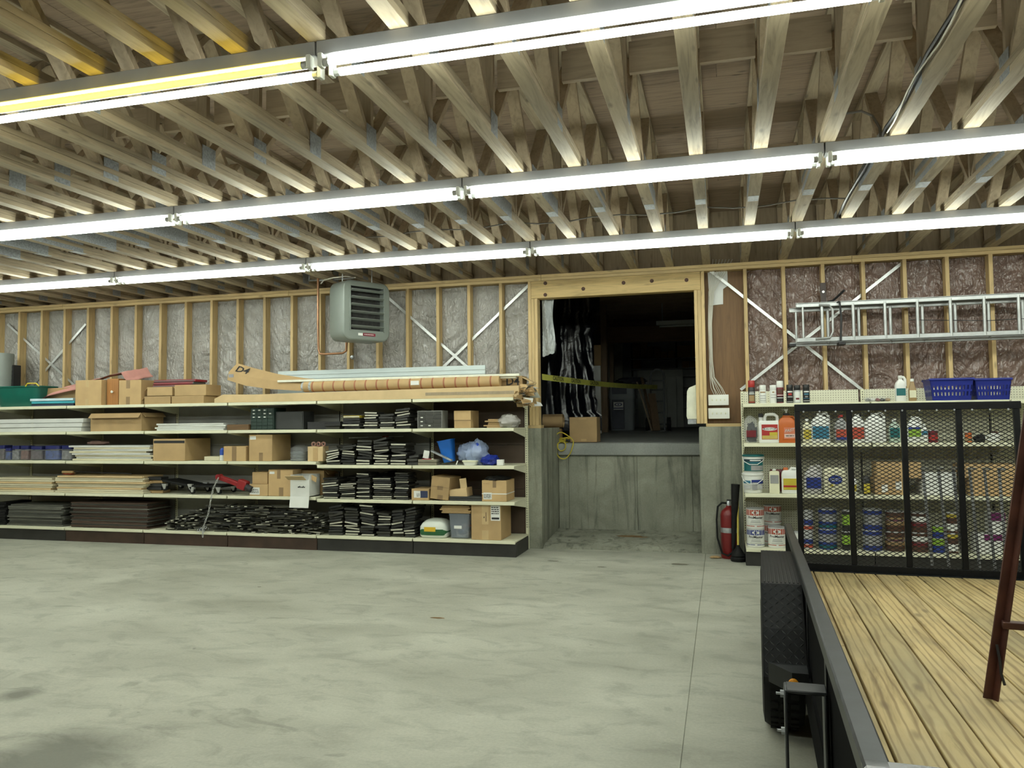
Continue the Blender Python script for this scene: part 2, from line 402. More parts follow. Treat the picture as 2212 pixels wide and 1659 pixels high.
# ---------------------------------------------------------------- fluorescent strips
FL = 2.44
def fixture_parts(root, near='lit', far='lit'):
    b = MB().cbox(-FL/2+.004, FL/2-.004, -.055, .055, .03, .098, .003).build('housing', FIXT, root)
    for sx in (-1, 1):
        for sy in (-1, 1):
            MB().cbox(sx*(FL/2-.03)-.012, sx*(FL/2-.03)+.012, sy*.052-.02, sy*.052+.02, -.03, .034, .004).build('lamp_holder', WHITE, root)
    for sy, k in ((-1, near), (1, far)):
        r = .019; L_ = FL/2-.045
        mb = MB().cyl((-L_+.025, sy*.052, -.008), (L_-.025, sy*.052, -.008), r, n=8, m=0, caps=False)
        for sx in (-1, 1): mb.cyl((sx*(L_-.025), sy*.052, -.008), (sx*L_, sy*.052, -.008), r, n=8, m=1)
        mb.build('tube', [{'lit': LIT, 'yellow': DIMY, 'off': DEAD}[k], STRAP], root)
ROWS = [7.30, 5.255, 3.175, 1.1]
fx0 = None
for ri, y in enumerate(ROWS):
    for k in range(-4, 3):
        x = -1.765+FL*k+FL/2
        lab = ['two tube fluorescent strip light in the row along the stud wall',
               'two tube fluorescent strip light in the second row from the stud wall',
               'two tube fluorescent strip light in the third row from the stud wall',
               'two tube fluorescent strip light in the fourth row from the stud wall',
               'two tube fluorescent strip light in the fifth row from the stud wall',
               'two tube fluorescent strip light in the sixth row from the stud wall'][ri]
        if ri == 2 and k == -1:
            r = thing('strip_light', 'fluorescent strip light with one failing yellow tube beside one white tube', 'light', (x, y, ZT-.098))
            fixture_parts(r, 'yellow', 'lit'); continue
        if fx0 is None:
            fx0 = thing('strip_light', lab, 'light', (x, y, ZT-.098), 0, 'strip lights row 1'); fixture_parts(fx0)
        else:
            c = copy_tree(fx0); c.location = (x, y, ZT-.098); c['label'] = lab; c['group'] = 'strip lights row %d' % (ri+1)
def in_frame(p_):
    d_ = p_-CAM; z_ = d_.dot(_f)
    return z_ > .05 and abs(d_.dot(_r))/z_*F_ < W_/2+6 and abs(d_.dot(_u))/z_*F_ < H_/2+6
_rown = ('wall_row', 'second_row', 'third_row', 'fourth_row')
_bay = ('one', 'two', 'three', 'four', 'five', 'six', 'seven')
for o in [q for q in COL.objects if q.name.startswith('strip_light') and q.parent is None]:
    l_ = o.location
    if any(in_frame(Vector((l_.x-FL/2+FL*k/40, l_.y+dy, l_.z+dz))) for k in range(41) for dy in (-.07, .07) for dz in (-.03, .098)): continue
    tg_ = _rown[min(range(4), key=lambda k_: abs(ROWS[k_]-l_.y))]+'_bay_'+_bay[round((l_.x+1.765-FL/2)/FL)+4]
    o.name = 'strip_light_'+tg_+'_offscreen'
    for ch in o.children:
        if ch.name.startswith('tube'): ch.name = 'tube_'+tg_+('_near' if sum(v_.co.y for v_ in ch.data.vertices) < 0 else '_far')+'_offscreen'
# ---------------------------------------------------------------- stud wall
wb = struct(MB().box(XL, -2.16, 9.16, 9.2, -.3, 3.9).box(-.16, XR, 9.16, 9.2, -.3, 3.9).box(-2.16, -.16, 9.16, 9.2, 3.26, 3.9).build('wall_back', PLYBROWN, recentre=False))
def film_mat(name, c, rough, bs_=.6):
    m, nt, b = _nt(name); v = coords(nt, (1, 1, 1)); v2 = coords(nt, (7, 1, 1.6))
    n = nz(nt, v, 2.2, 4, .6, .5); col = ramp(nt, n, [(.3, tuple(x*.78 for x in c)), (.7, tuple(min(1, x*1.2) for x in c))])
    L(nt, col, b.inputs['Base Color']); b.inputs['Roughness'].default_value = rough; b.inputs['Specular IOR Level'].default_value = .8
    mu = N(nt, 'ShaderNodeMath', operation='ADD'); L(nt, nz(nt, v2, 2.2, 3, .5, 2.5), mu.inputs[0]); L(nt, nz(nt, v, 7, 2, .5, 2.5), mu.inputs[1])
    bump(nt, b, mu.outputs[0], bs_, .05); MAT[name] = m; return m
FILMG = film_mat('film_grey', (.37, .355, .335), .13)
FILMM = FILMG
FILMB = film_mat('film_brown', (.20, .135, .115), .13)
CLEARF = film_mat('film_clear', (.44, .47, .48), .22)
BLKF = film_mat('film_black', (.004, .005, .009), .27, .12)
plateL = [XL, -8.5, -4.9, -2.2]
for a, b in ((XL, -9.1), (-9.1, -5.45), (-5.45, -2.05), (-2.05, 1.4), (1.4, XR)):
    MB().cbox(a+.001, b-.001, D0-.002, D0+.14, ZT-.036, ZT, .002).build('top_plate', PLATE, wb)
    MB().cbox(a+.001, b-.001, D0-.001, D0+.14, ZT-.074, ZT-.038, .002).build('top_plate', PLATE, wb)
st_m = MB().cbox(-.019, .019, 0, .14, 1.45, ZT-.075, .0015).mesh('stud', STUD)
SX = [-9.871+.4064*k+.0 for k in range(-8, 19)]; SX = [x for x in SX if x < -2.3]
SX += [.289+.4064*k for k in range(0, 14)]
SX = [x for x in SX if XL < x < XR]
for x in SX: inst('stud', st_m, wb, (x, D0, 0), (0, 0, random.uniform(-.01, .01)))
# bottom sill plates on the stem wall
for a, b in ((XL, -2.215), (-.17, .3), (.3, XR)): MB().cbox(a, b, D0-.002, D0+.14, 1.415, 1.45, .002).build('sill_plate', PLATE, wb)
# plastic film, one sheet to a bay
def film(x0, x1, mt, sd):
    rr_ = random.Random(sd); th = rr_.uniform(.5, 1.1)*rr_.choice((-1, 1)); ct, sn = math.cos(th), math.sin(th)
    def fn(s_, t_):
        x = x0+(x1-x0)*s_; z = 1.45+(ZT-.08-1.45)*t_
        e = min(1, 6*s_*(1-s_)+.02); bend = .25*noise.noise(Vector((x*2, sd, z)))
        a_ = (x*ct+z*sn)+bend; b_ = (-x*sn+z*ct)
        rid = 1-abs(noise.noise(Vector((a_*13, sd*3.1, b_*1.6))))*2; rid2 = 1-abs(noise.noise(Vector((a_*27+3, sd*1.7, b_*5))))*2
        return (x, D0+.112+e*(.03*noise.noise(Vector((x*4, sd, z*1.7)))-.018*rid-.008*rid2), z)
    MB().grid(26, 96, fn).build('plastic_film', mt, wb)
bays = sorted(SX)
for i in range(len(bays)-1):
    a, b = bays[i]+.02, bays[i+1]-.02
    if b-a > .5:
        film(-2.53, -2.2, FILMM, i); continue
    film(a, b, FILMG if b < -4.1 else (FILMM if b < -2 else FILMB), i)
# diagonal steel straps
def strap(u0, v0, u1, v1, y=D0+.1):
    a, b = P(u0, v0, y), P(u1, v1, y); d = (b-a); l = d.length; ang = math.atan2(d.z, d.x)
    M = Matrix.Translation(a) @ Matrix.Rotation(-ang, 4, 'Y')
    MB().box(0, l, -.001, .001, -.016, .016, M=M).build('steel_strap', STRAP, wb)
strap(835, 640, 1012, 795, D0+.06); strap(1143, 615, 950, 800, D0+.067); strap(1531, 582, 1885, 860, D0+.06); strap(1950, 567, 1600, 842, D0+.07)
strap(16, 700, 180, 850, D0+.06); strap(185, 700, 55, 850, D0+.067)
# stem wall below the studs
MB().box(XL, -2.07, D0-.0, 9.15, -.05, 1.415).build('stem_wall', WALLC, wb)
MB().box(-.245, XR, D0-.0, 9.15, -.05, 1.415).build('stem_wall', WALLC, wb)
# rim above the plate
MB().box(XL, XR, 9.12, 9.155, ZT+.002, 3.9).build('rim_board', WEB, wb)
# side and rear walls, behind the camera
SIDE = wood('side_wall_board', (.34, .27, .19), 'z', .8, .2)
for nm, a in (('wall_left', (XL-.1, XL, YB, 9.2)), ('wall_right', (XR, XR+.1, YB, 9.2)), ('wall_rear', (XL, XR, YB-.1, YB))):
    struct(box(a[0], a[1], a[2], a[3], -.3, 3.95).build(nm, SIDE, recentre=False))
# ---------------------------------------------------------------- doorway
dr = struct(empty('door_1', (-1.15, D0, 1.45)))
def dpart(mb, name, mt): 
    mb.v = [(x+1.15, y-D0, z-1.45) for x, y, z in mb.v]; return mb.build(name, mt, dr)
BEAM = wood('header_lumber', (.60, .43, .19), 'x', .6, .35, .3, .02)
dpart(MB().cbox(-2.175, -.195, D0-.004, D0+.13, 2.965, ZT-.076, .004), 'header_beam', BEAM)
for x0, x1, z1 in ((-2.213, -2.176, ZT-.076), (-2.174, -2.137, 2.964), (-2.135, -2.098, 2.964)):
    dpart(MB().cbox(x0, x1, D0-.002, D0+.14, 1.45, z1, .002), 'jamb_stud', STUD)
dpart(MB().cbox(-2.215, -2.07, D0-.003, D0+.15, 1.414, 1.45, .002), 'sill_plate', PLATE)
for x0, x1, z1 in ((-.192, -.155, ZT-.076), (-.232, -.194, 2.964), (-.271, -.234, 2.964)):
    dpart(MB().cbox(x0, x1, D0-.002, D0+.14, 1.45, z1, .002), 'jamb_stud', STUD)
BOLT = plain('rusty_bolt', (.10, .05, .035), .6, .3, .2, 20)
for u, v in ((1178, 612), (1178, 637), (1260, 624), (1347, 611), (1408, 607), (1483, 605)):
    q = P(u, v, D0-.004); dpart(MB().cyl((q.x, D0-.004, q.z), (q.x, D0-.012, q.z), .022, n=14).cyl((q.x, D0-.012, q.z), (q.x, D0-.025, q.z), .012, n=6), 'bolt', BOLT)
# brown plywood and drywall scraps beside the doorway
MB().box(-.153, .268, 9.065, 9.085, 1.455, 3.172).build('plywood_panel', PLYBROWN, wb)
DRY = plain('drywall_white', (.72, .73, .72), .8, 0, .05, 6)
q = [P(u, v, 9.05) for u, v in ((1528, 581), (1571, 580), (1572, 617), (1562, 624), (1562, 657), (1533, 660))]
MB().prism([(a.x, a.z) for a in q], 1, 9.050, 9.064).build('drywall_scrap', DRY, wb)
# ---------------------------------------------------------------- niche below the doorway
nb = struct(empty('wall_niche', (-1.15, 9.9, 0)))
def npart(mb, name, mt):
    mb.v = [(x+1.15, y-9.9, z) for x, y, z in mb.v]; return mb.build(name, mt, nb)
npart(MB().box(-2.3, -2.065, D0-.03, 10.0, -.05, 1.414), 'side_wall', WALLC)
npart(MB().box(-.25, 0, D0+.02, 10.0, -.05, 1.40), 'side_wall', WALLC)
for a, b in ((-2.06, -1.93), (-1.927, -1.05), (-1.047, -.37), (-.367, -.25)):
    npart(MB().cbox(a, b, 9.9, 10.1, -.05, 1.05, .002), 'form_panel', WALLC)
npart(MB().cbox(-2.065, -.25, 9.86, 10.3, 1.05, 1.21, .012), 'dock_edge', UPC)
nfl = struct(MB().prism([(8.98, -.04), (8.98, .012), (9.07, .045), (9.95, .115), (9.95, -.04)], 0, -2.07, -.245).build('floor_niche', WALLC, recentre=False))
RUST = plain('rust_stain', (.20, .12, .05), .8, 0, .3, 20)
cx, cy = -1.12, 9.55
def stain(parent, cx, cy, zf, a, b, mt, sd, n=22):
    ps = [(a*math.cos(t)*(1+.35*noise.noise(Vector((math.cos(t)*2, math.sin(t)*2, sd)))), b*math.sin(t)*(1+.35*noise.noise(Vector((math.cos(t)*2, math.sin(t)*2, sd+5))))) for t in [2*PI*k/n for k in range(n)]]
    mb = MB(); mb.add([(cx, cy, zf(cx, cy)+.0012)]+[(cx+x, cy+y, zf(cx+x, cy+y)+.0012) for x, y in ps], [(0, 1+k, 1+(k+1) % n) for k in range(n)])
    return mb.build('stain', mt, parent, recentre=False)
zn = lambda x, y: .045+(y-9.07)*(.07/.88)
stain(nfl, cx, cy, zn, .16, .05, RUST, 1); stain(nfl, cx+.13, cy-.03, zn, .11, .03, RUST, 2)
MARK = plain('floor_stain', (.17, .165, .125), .7, 0, .2, 6)
for u, v, a, b in ((1468, 1219, .09, .045), (1300, 1225, .05, .02), (1195, 1212, .06, .025), (945, 1335, .06, .02), (560, 1268, .02, .012)):
    q = G(u, v, 0); stain(fl, q.x, q.y, lambda x, y: 0, a, b, RUST if u == 945 else MARK, u)
# ---------------------------------------------------------------- storeroom beyond
XA, XB, YF = -6.5, 3.5, 18.6
fz = lambda y: 1.209+min(y-9.9, 4.1)*.0268+max(0, y-14)*.0045
struct(MB().prism([(10.0, 1.0), (10.0, fz(10.0)), (14, fz(14)), (YF, fz(YF)), (YF, 1.0)], 0, XA, XB).build('floor_storeroom', UPC, recentre=False))
STOREW = plain('storeroom_wall', (.50, .52, .51), .8, 0, .1, 3)  # one even pale grey for all the storeroom walls
struct(box(XA, XB, YF, YF+.1, 1.0, 4.2).build('wall_storeroom', STOREW, recentre=False))
struct(box(XA-.1, XA, 9.2, YF, 1.0, 4.2).build('wall_storeroom_left', STOREW, recentre=False))
struct(box(XB, XB+.1, 9.2, YF, 1.0, 4.2).build('wall_storeroom_right', STOREW, recentre=False))
sc_ = struct(box(XA, XB, 9.2, YF, 3.72, 3.8).build('ceiling_storeroom', PLY, recentre=False))
DJ = wood('storeroom_joist', (.28, .21, .14), 'x', .8, .3)
jm = MB().cbox(XA, XB, -.02, .02, 0, .22, .002).mesh('joist', DJ)
for k in range(14): inst('joist', jm, sc_, (0, 9.75+.6*k, 3.5))
# ================================================================ trailer
_d = ray(1641, 968).normalized(); _e = _d.cross(Vector((0, 0, 1))).normalized(); _n = _e.cross(_d)
LO, SO, CO = 1.0, 4.3, 1.30
To = CAM+_e*LO+_d*SO-_n*CO
tr = thing('utility_trailer', 'black steel utility trailer with plank deck and mesh tailgate', 'trailer')
tr.matrix_world = Matrix(((_e.x, _d.x, _n.x, To.x), (_e.y, _d.y, _n.y, To.y), (_e.z, _d.z, _n.z, To.z), (0, 0, 0, 1)))
def lc(l, s, c): return Vector((l-LO, s-SO, CO-c))
def tbox(l0, l1, s0, s1, c0, c1, ch=.003, m=0, mb=None):    # c0 upper, c1 lower (distance below the eye plane)
    return (mb or MB()).cbox(l0-LO, l1-LO, s0-SO, s1-SO, CO-c1, CO-c0, ch, m)
CD = .924
def deck_mat():
    m, nt, b = _nt('deck_plank_pine'); v = coords(nt, (7, .55, 7)); n = nz(nt, v, 2.0, 5, .6, 1.6)
    col = ramp(nt, n, [(.3, (.36, .26, .12)), (.48, (.60, .46, .23)), (.72, (.70, .56, .30))])
    w = N(nt, 'ShaderNodeTexWave', wave_type='RINGS', rings_direction='Y'); w.inputs['Scale'].default_value = 4.2; w.inputs['Distortion'].default_value = 5; w.inputs['Detail'].default_value = 3; w.inputs['Detail Scale'].default_value = 1.2
    L(nt, coords(nt, (3.2, .28, 3.2)), w.inputs['Vector']); gr = ramp(nt, w.outputs['Fac'], [(.0, (.52, .44, .33)), (.3, (1, 1, 1)), (1, (1.06, 1.05, 1.0))])
    col = mixc(nt, .8, col, gr, 'MULTIPLY')
    vo = N(nt, 'ShaderNodeTexVoronoi'); vo.inputs['Scale'].default_value = 1.0; L(nt, coords(nt, (7.0, 2.1, 7)), vo.inputs['Vector'])
    kf = ramp(nt, vo.outputs['Distance'], [(.06, (1, 1, 1)), (.15, (0, 0, 0))]); k = N(nt, 'ShaderNodeMath', operation='MULTIPLY'); L(nt, kf, k.inputs[0]); k.inputs[1].default_value = .7
    col = mixc(nt, k.outputs[0], col, (.16, .10, .045))
    n2 = nz(nt, coords(nt, (1, 1, 1)), 1.1, 4, .6); col = mixc(nt, ramp(nt, n2, [(.35, (.5, .5, .5)), (.6, (0, 0, 0))]), col, (.30, .25, .15))
    oi = N(nt, 'ShaderNodeObjectInfo'); col = mixc(nt, 1, col, ramp(nt, oi.outputs['Random'], [(0, (.82, .83, .80)), (1, (1.06, 1.04, 1.0))]), 'MULTIPLY')
    L(nt, col, b.inputs['Base Color']); b.inputs['Roughness'].default_value = .6; bump(nt, b, n, .1, .003); return m
DECK = deck_mat()
ls = [.222]+[.362+.1415*k for k in range(11)]
for k in range(len(ls)-1):
    a, b = ls[k]+.0035, ls[k+1]-.0035
    cuts = [1.66, 4.02, 6.34] if k == 0 else [1.66, 6.34]
    for q in range(len(cuts)-1): tbox(a, b, cuts[q]+.002, cuts[q+1]-.002, CD+random.uniform(0, .003), CD+.036, .003).build('deck_plank', DECK, tr)
RL0, RL1, CR = .167, .217, .582
MATT = plain('matt_black', (.004, .004, .0045), .9, 0, .3, 20, spec=.05)
STEELD = plain('painted_dark_steel', (.020, .022, .025), .4, .1, .35, 14)
for a, b in ((RL0, RL1), (1.925, 1.975)):
    tbox(a, b, 1.60, 6.42, CR, CR+.05, .005).build('side_rail', STEELD, tr)
    tbox(a+.01, a+.016, 1.62, 6.34, CR+.05, CD+.02, .001).build('side_panel', MATT, tr)
    tbox(a, b, 1.62, 6.38, CD+.036, 1.13, .004).build('frame_beam', MATT, tr)
    for s_ in (1.62, 2.55, 3.55, 5.15, 6.36): tbox(a+.004, b-.004, s_, s_+.045, CR+.049, CD+.037, .002).build('stake', BLACK, tr)
tbox(RL0, 1.975, 1.585, 1.64, CR, CR+.05, .006).build('front_rail', plain('chromed_steel', (.25, .25, .26), .18, .9, .2, 10), tr)
tbox(RL1, 1.925, 1.63, 1.645, CR+.05, CD, .002).build('front_panel', BLACK, tr)
for s_ in (1.75, 2.6, 3.45, 4.3, 5.15, 6.0): tbox(RL1, 1.925, s_, s_+.05, CD+.037, CD+.1, .002).build('cross_member', BLACK, tr)
tbox(RL1, 1.925, 6.32, 6.37, CD-.005, CD+.1, .003).build('rear_beam', BLACK, tr)
# coupler tongue and its jack, carrying the front end
tg = MB()
for l0 in (.3, 1.84): tg.tube([lc(l0, 1.7, 1.08), lc(1.07, .25, 1.08)], .035, 8)
tg.build('tongue', BLACK, tr)
jk = MB(); bz = lc(1.07, .45, 1.05)
jk.cyl(bz, tr.matrix_world.inverted() @ Vector(((tr.matrix_world @ bz).x, (tr.matrix_world @ bz).y, .0)), .03, n=12); jk.build('jack', STEELD, tr)
# fenders with tread plate, wheels, marker lamp
FP = [(5.62, 1.02), (5.42, .80), (5.05, .625), (3.84, .625), (3.66, .79), (3.55, .97)]
FEND = plain('fender_black', (.006, .0065, .0075), .5, 0, .3, 20, spec=.2)
def fender(l0, l1, out):
    vs = []; t = .004
    mb = MB()
    for k in range(len(FP)-1):
        (s0, c0), (s1, c1) = FP[k], FP[k+1]
        a, b, c, d_ = lc(l0, s0, c0), lc(l1, s0, c0), lc(l1, s1, c1), lc(l0, s1, c1)
        nrm = (b-a).cross(d_-a).normalized()*t
        if nrm.z < 0: nrm = -nrm
        mb.add([a, b, c, d_, a-nrm, b-nrm, c-nrm, d_-nrm], [(0, 3, 2, 1), (4, 5, 6, 7), (0, 1, 5, 4), (2, 3, 7, 6), (1, 2, 6, 5), (3, 0, 4, 7)])
    f = mb.build('fender', FEND, tr)
    for lx in (l0, l1):                           # rolled edge skirt
        q = MB()
        poly = [(s_-SO, CO-c_) for s_, c_ in FP]+[(s_-SO-(.012 if s_ > 4.4 else -.012), CO-c_-.035) for s_, c_ in FP[::-1]]
        q.prism(poly, 0, lx-LO-.003, lx-LO+.003); q.build('fender_skirt', FEND, f)
    rb = MB()                                     # ribs on the flat top
    for k in range(9):
        lx = l0+.012+(l1-l0-.024)*k/8; rb.cbox(lx-LO-.004, lx-LO+.004, 3.86-SO, 5.03-SO, CO-.625, CO-.6215, .0015)
    r = rb.build('tread_rib', FEND, f); r['kind'] = 'stuff'
    dm = MB()                                     # raised lozenges on the sloping faces
    for k in (0, 1, 3, 4):
        (s0, c0), (s1, c1) = FP[k], FP[k+1]
        A, B = lc(0, s0, c0), lc(0, s1, c1); dirv = (B-A); Ln = dirv.length; dirv.normalize()
        up = Vector((1, 0, 0)).cross(dirv); up = up if up.z > 0 else -up
        nr = int(Ln/.024); nc = 7
        for i in range(nr):
            for jn in range(nc):
                cpt = A+dirv*((i+.5)*Ln/nr)+Vector((l0+(jn+.5)*(l1-l0)/nc, 0, 0))
                ang = .8 if (i+jn) % 2 else -.8
                ax = Vector((1, 0, 0))*math.cos(ang)+dirv*math.sin(ang); bx = Vector((1, 0, 0))*-math.sin(ang)+dirv*math.cos(ang)
                p4 = [cpt+ax*.0135, cpt+bx*.0036, cpt-ax*.0135, cpt-bx*.0036]
                dm.add(p4+[cpt+up*.0045], [(0, 1, 4), (1, 2, 4), (2, 3, 4), (3, 0, 4)])
    r = dm.build('tread_pattern', plain('tread_black', (.11, .115, .12), .25, .6, .2, 20), f); r['kind'] = 'stuff'
    return f
fender(-.006, .165, -1); fender(1.977, 2.148, 1)
Mi = tr.matrix_world.inverted()
def wheel(l, s_):
    w0 = tr.matrix_world @ lc(l, s_, 1.1); R = .325
    o = empty('wheel', (0, 0, 0), tr); mid = Mi @ Vector((w0.x, w0.y, R))
    o.location = mid
    prof = [(.17, -.085), (.26, -.095), (.305, -.088), (.322, -.06), (.325, 0), (.322, .06), (.305, .088), (.26, .095), (.17, .085)]
    mb = MB(); n = 36; vs = []
    for r, x in prof: vs += [(x, r*math.cos(2*PI*i/n), r*math.sin(2*PI*i/n)) for i in range(n)]
    mb.add(vs, [(j_*n+i, j_*n+(i+1) % n, (j_+1)*n+(i+1) % n, (j_+1)*n+i) for j_ in range(len(prof)-1) for i in range(n)])
    mb.build('tire', RUBBER, o)
    gr = MB()
    for i in range(40):
        a = 2*PI*i/40
        for sx in (-.045, .0, .045):
            M = Matrix.Rotation(a, 4, 'X'); gr.box(sx-.017, sx+.017, .318, .331, -.014, .014, M=M)
    g = gr.build('tread_block', RUBBER, o); g['kind'] = 'stuff'
    MB().cyl((-.06, 0, 0), (.06, 0, 0), .172, n=28).build('rim', WHITE, o)
    MB().cyl((-.085, 0, 0), (.085, 0, 0), .05, n=14).build('hub', GALV, o)
for l in (.079, 2.062):
    for s_ in (4.12, 4.92): wheel(l, s_)
for s_ in (4.12, 4.92):
    a = Mi @ Vector((*(tr.matrix_world @ lc(.079, s_, 1.1)).xy, .325)); b = Mi @ Vector((*(tr.matrix_world @ lc(2.062, s_, 1.1)).xy, .325))
    MB().cyl(a, b, .03, n=12).build('axle', BLACK, tr)
sp = MB().prism([(0.0-LO+.012, 3.50-SO), (.163-LO, 3.50-SO), (.163-LO, 3.36-SO), (.10-LO, 3.36-SO)], 2, CO-.975, CO-.895)
sp.build('fender_step', BLACK, tr)
MB().lathe([(.0, .0), (.02, .0), (.019, .008), (.012, .013), (0.001, .014)], 14).build('marker_lamp', plain('amber_lens', (.75, .30, .02), .2, 0, .1, 9), tr)
ml = bpy.data.objects['marker_lamp']; ml.location = lc(.105, 3.357, .935); ml.rotation_euler = (PI/2, 0, 0)
# flat bar hoop bolted to the rail
hp = MB(); s0, s1 = 2.45, 2.54
hp.cbox(.056-LO, .168-LO, s0-SO, s1-SO, CO-.712, CO-.702, .003)
hp.cbox(.050-LO, .059-LO, s0-SO, s1-SO, CO-.99, CO-.704, .003)
hp.cbox(.056-LO, .170-LO, s0-SO, s1-SO, CO-.985, CO-.975, .003)
hp.cbox(.158-LO, .166-LO, s0-SO, s1-SO, CO-.985, CO-.704, .003)
hp.build('bar_hoop', STEELD, tr)
for c_ in (.728, .835):
    MB().cyl(lc(.054, 2.5, c_), lc(.028, 2.5, c_), .004, n=8).cyl(lc(.05, 2.5, c_), lc(.04, 2.5, c_), .011, n=6).build('bolt', GALV, tr)
# tailgate with expanded mesh
gt = empty('tailgate', lc(1.03, 6.40, CD), tr)
GH = 1.262
gx = [-.745, -.375, .0, .365, .735]
def gbox(x0, x1, y0, y1, z0, z1, nm, mt=BLACK, ch=.003): return MB().cbox(x0, x1, y0, y1, z0, z1, ch).build(nm, mt, gt)
gbox(-.765, .765, -.02, .02, GH-.055, GH, 'top_bar'); gbox(-.765, .765, -.02, .02, .0, .05, 'bottom_bar')
for x in gx: gbox(x-.02, x+.02, -.018, .018, .05, GH-.055, 'gate_post')
for k in range(len(gx)-1):
    x0, x1 = gx[k]+.018, gx[k+1]-.018; z0, z1 = .045, GH-.05
    cw, chh = .050, .0285; em = MB(); nx = int((x1-x0)/cw)+1; nzz = int((z1-z0)/chh)+1; t = .0030
    for jz in range(nzz*2):
        for ix in range(nx):
            o_ = (cw/2 if jz % 2 else 0); xa = x0+ix*cw+o_; za = z0+jz*chh/2
            for sg in (-1, 1):
                xb, zb_ = xa+sg*cw/2, za+chh/2
                if min(xa, xb) < x0-.002 or max(xa, xb) > x1+.002 or zb_ > z1: continue
                em.add([(xa, -.006, za-t), (xb, -.006, zb_-t), (xb, -.006, zb_+t), (xa, -.006, za+t), (xa, -.001, za-t), (xb, -.001, zb_-t), (xb, -.001, zb_+t), (xa, -.001, za+t)],
                       [(0, 1, 2, 3), (7, 6, 5, 4), (3, 2, 6, 7), (4, 5, 1, 0)])
    g = em.build('expanded_mesh', plain('mesh_black', (.011, .0115, .012), .45, .1, .2, 30), gt); g['kind'] = 'stuff'
for k in range(13):
    x = -.70+k*.115; MB().cyl((x, -.021, GH-.058), (x, -.03, GH-.058), .007, n=8).build('weld_stud', GALV, gt)
BARG = plain('bar_grey', (.33, .34, .35), .4, .5, .15, 20)
for u0, v0, u1, v1 in ((1993, 1012, 2014, 1222), (2027, 1012, 2050, 1225), (2059, 1012, 2077, 1190), (2094, 1013, 2117, 1232), (2126, 1013, 2150, 1232), (2158, 1014, 2172, 1190)):
    pts = []
    for (u, v), yy in (((u0, v0), .16), ((u1, v1), .03)):
        r = ray(u, v); d_ = (6.40+yy)/r.dot(_d); p_ = r*d_; pts.append(Vector((p_.dot(_e)-1.03, yy, CD+p_.dot(_n))))
    a, b = pts; dv = b-a
    M = Matrix.Translation(a) @ dv.to_track_quat('Z', 'Y').to_matrix().to_4x4()
    MB().cbox(-.010, .010, -.003, .003, 0, dv.length, .001, M=M).build('ramp_bar', BARG, gt)
    MB().cbox(a.x-.012, a.x+.012, .025, a.y+.004, a.z-.004, a.z+.012, .002).build('bar_hook', STRAP, gt)
# rusty angle-iron stand on the deck
RB = plain('rusty_brown_paint', (.085, .032, .022), .5, .1, .4, 9)
def dk(u, v): 
    r = ray(u, v); t_ = -CD/r.dot(_n); return CAM+r*t_
f1 = dk(2140, 1512); stn = thing('steel_stand', 'rusty brown angle iron trestle standing on the trailer deck', 'stand', f1)
ft = Vector((0, 0, 0)); lean = Vector((.215, .07, 1.17)); wv = Vector((.78, -.12, 0))
def ang_leg(a, b, nm='leg'):
    dv = b-a; M = Matrix.Translation(a) @ dv.to_track_quat('Z', 'Y').to_matrix().to_4x4()
    mb = MB().cbox(-.023, .023, -.023, -.018, 0, dv.length, .001, M=M).cbox(.018, .023, -.02, .023, 0, dv.length, .001, M=M)
    mb = MB().prism([(-.017, -.019), (.017, -.019), (.017, .019), (.011, .019), (.011, -.013), (-.017, -.013)], 2, 0, dv.length, M=M)
    return mb.build(nm, RB, stn)
T1 = ft+lean; T2 = ft+lean+wv*.45
ang_leg(ft, T1); ang_leg(ft+wv, T2)
drop = -.0348*.75
b1 = ft+Vector((.66, .86, -.032)); b2 = b1+wv
ang_leg(b1, T1+Vector((.03, .03, -.02))); ang_leg(b2, T2+Vector((.03, .03, -.02)))
def cb(a, b, nm): 
    dv = b-a; M = Matrix.Translation(a) @ dv.to_track_quat('X', 'Z').to_matrix().to_4x4()
    MB().cbox(0, dv.length, -.02, .02, -.02, .005, .002, M=M).build(nm, RB, stn)
cb(ft.lerp(T1, .24), (ft+wv).lerp(T2, .24), 'cross_bar'); cb(b1.lerp(T1, .3), b2.lerp(T2, .3), 'cross_bar'); cb(T1, T2, 'top_bar')
MB().tube([(.03, .01, .20), (.035, .0, .15), (.036, -.005, .10), (.045, -.01, .06)], .005, 6).build('hanging_wire', INK, stn)
# ================================================================ gondola shelving
def peg_mat(name, c, hole):
    m, nt, b = _nt(name); tc = N(nt, 'ShaderNodeTexCoord'); sp = N(nt, 'ShaderNodeSeparateXYZ'); L(nt, tc.outputs['Object'], sp.inputs[0])
    ds = []
    for i in (0, 2):
        a = N(nt, 'ShaderNodeMath', operation='MULTIPLY'); L(nt, sp.outputs[i], a.inputs[0]); a.inputs[1].default_value = 1/.0254
        f = N(nt, 'ShaderNodeMath', operation='FRACT'); L(nt, a.outputs[0], f.inputs[0])
        k = N(nt, 'ShaderNodeMath', operation='SUBTRACT'); L(nt, f.outputs[0], k.inputs[0]); k.inputs[1].default_value = .5
        q = N(nt, 'ShaderNodeMath', operation='POWER'); L(nt, k.outputs[0], q.inputs[0]); q.inputs[1].default_value = 2; ds.append(q)
    s = N(nt, 'ShaderNodeMath', operation='ADD'); L(nt, ds[0].outputs[0], s.inputs[0]); L(nt, ds[1].outputs[0], s.inputs[1])
    h = N(nt, 'ShaderNodeMath', operation='LESS_THAN'); L(nt, s.outputs[0], h.inputs[0]); h.inputs[1].default_value = .032
    L(nt, mixc(nt, h.outputs[0], c, hole), b.inputs['Base Color']); b.inputs['Roughness'].default_value = .55; return m
PEG = peg_mat('pegboard_cream', (.66, .65, .52), (.16, .15, .11))
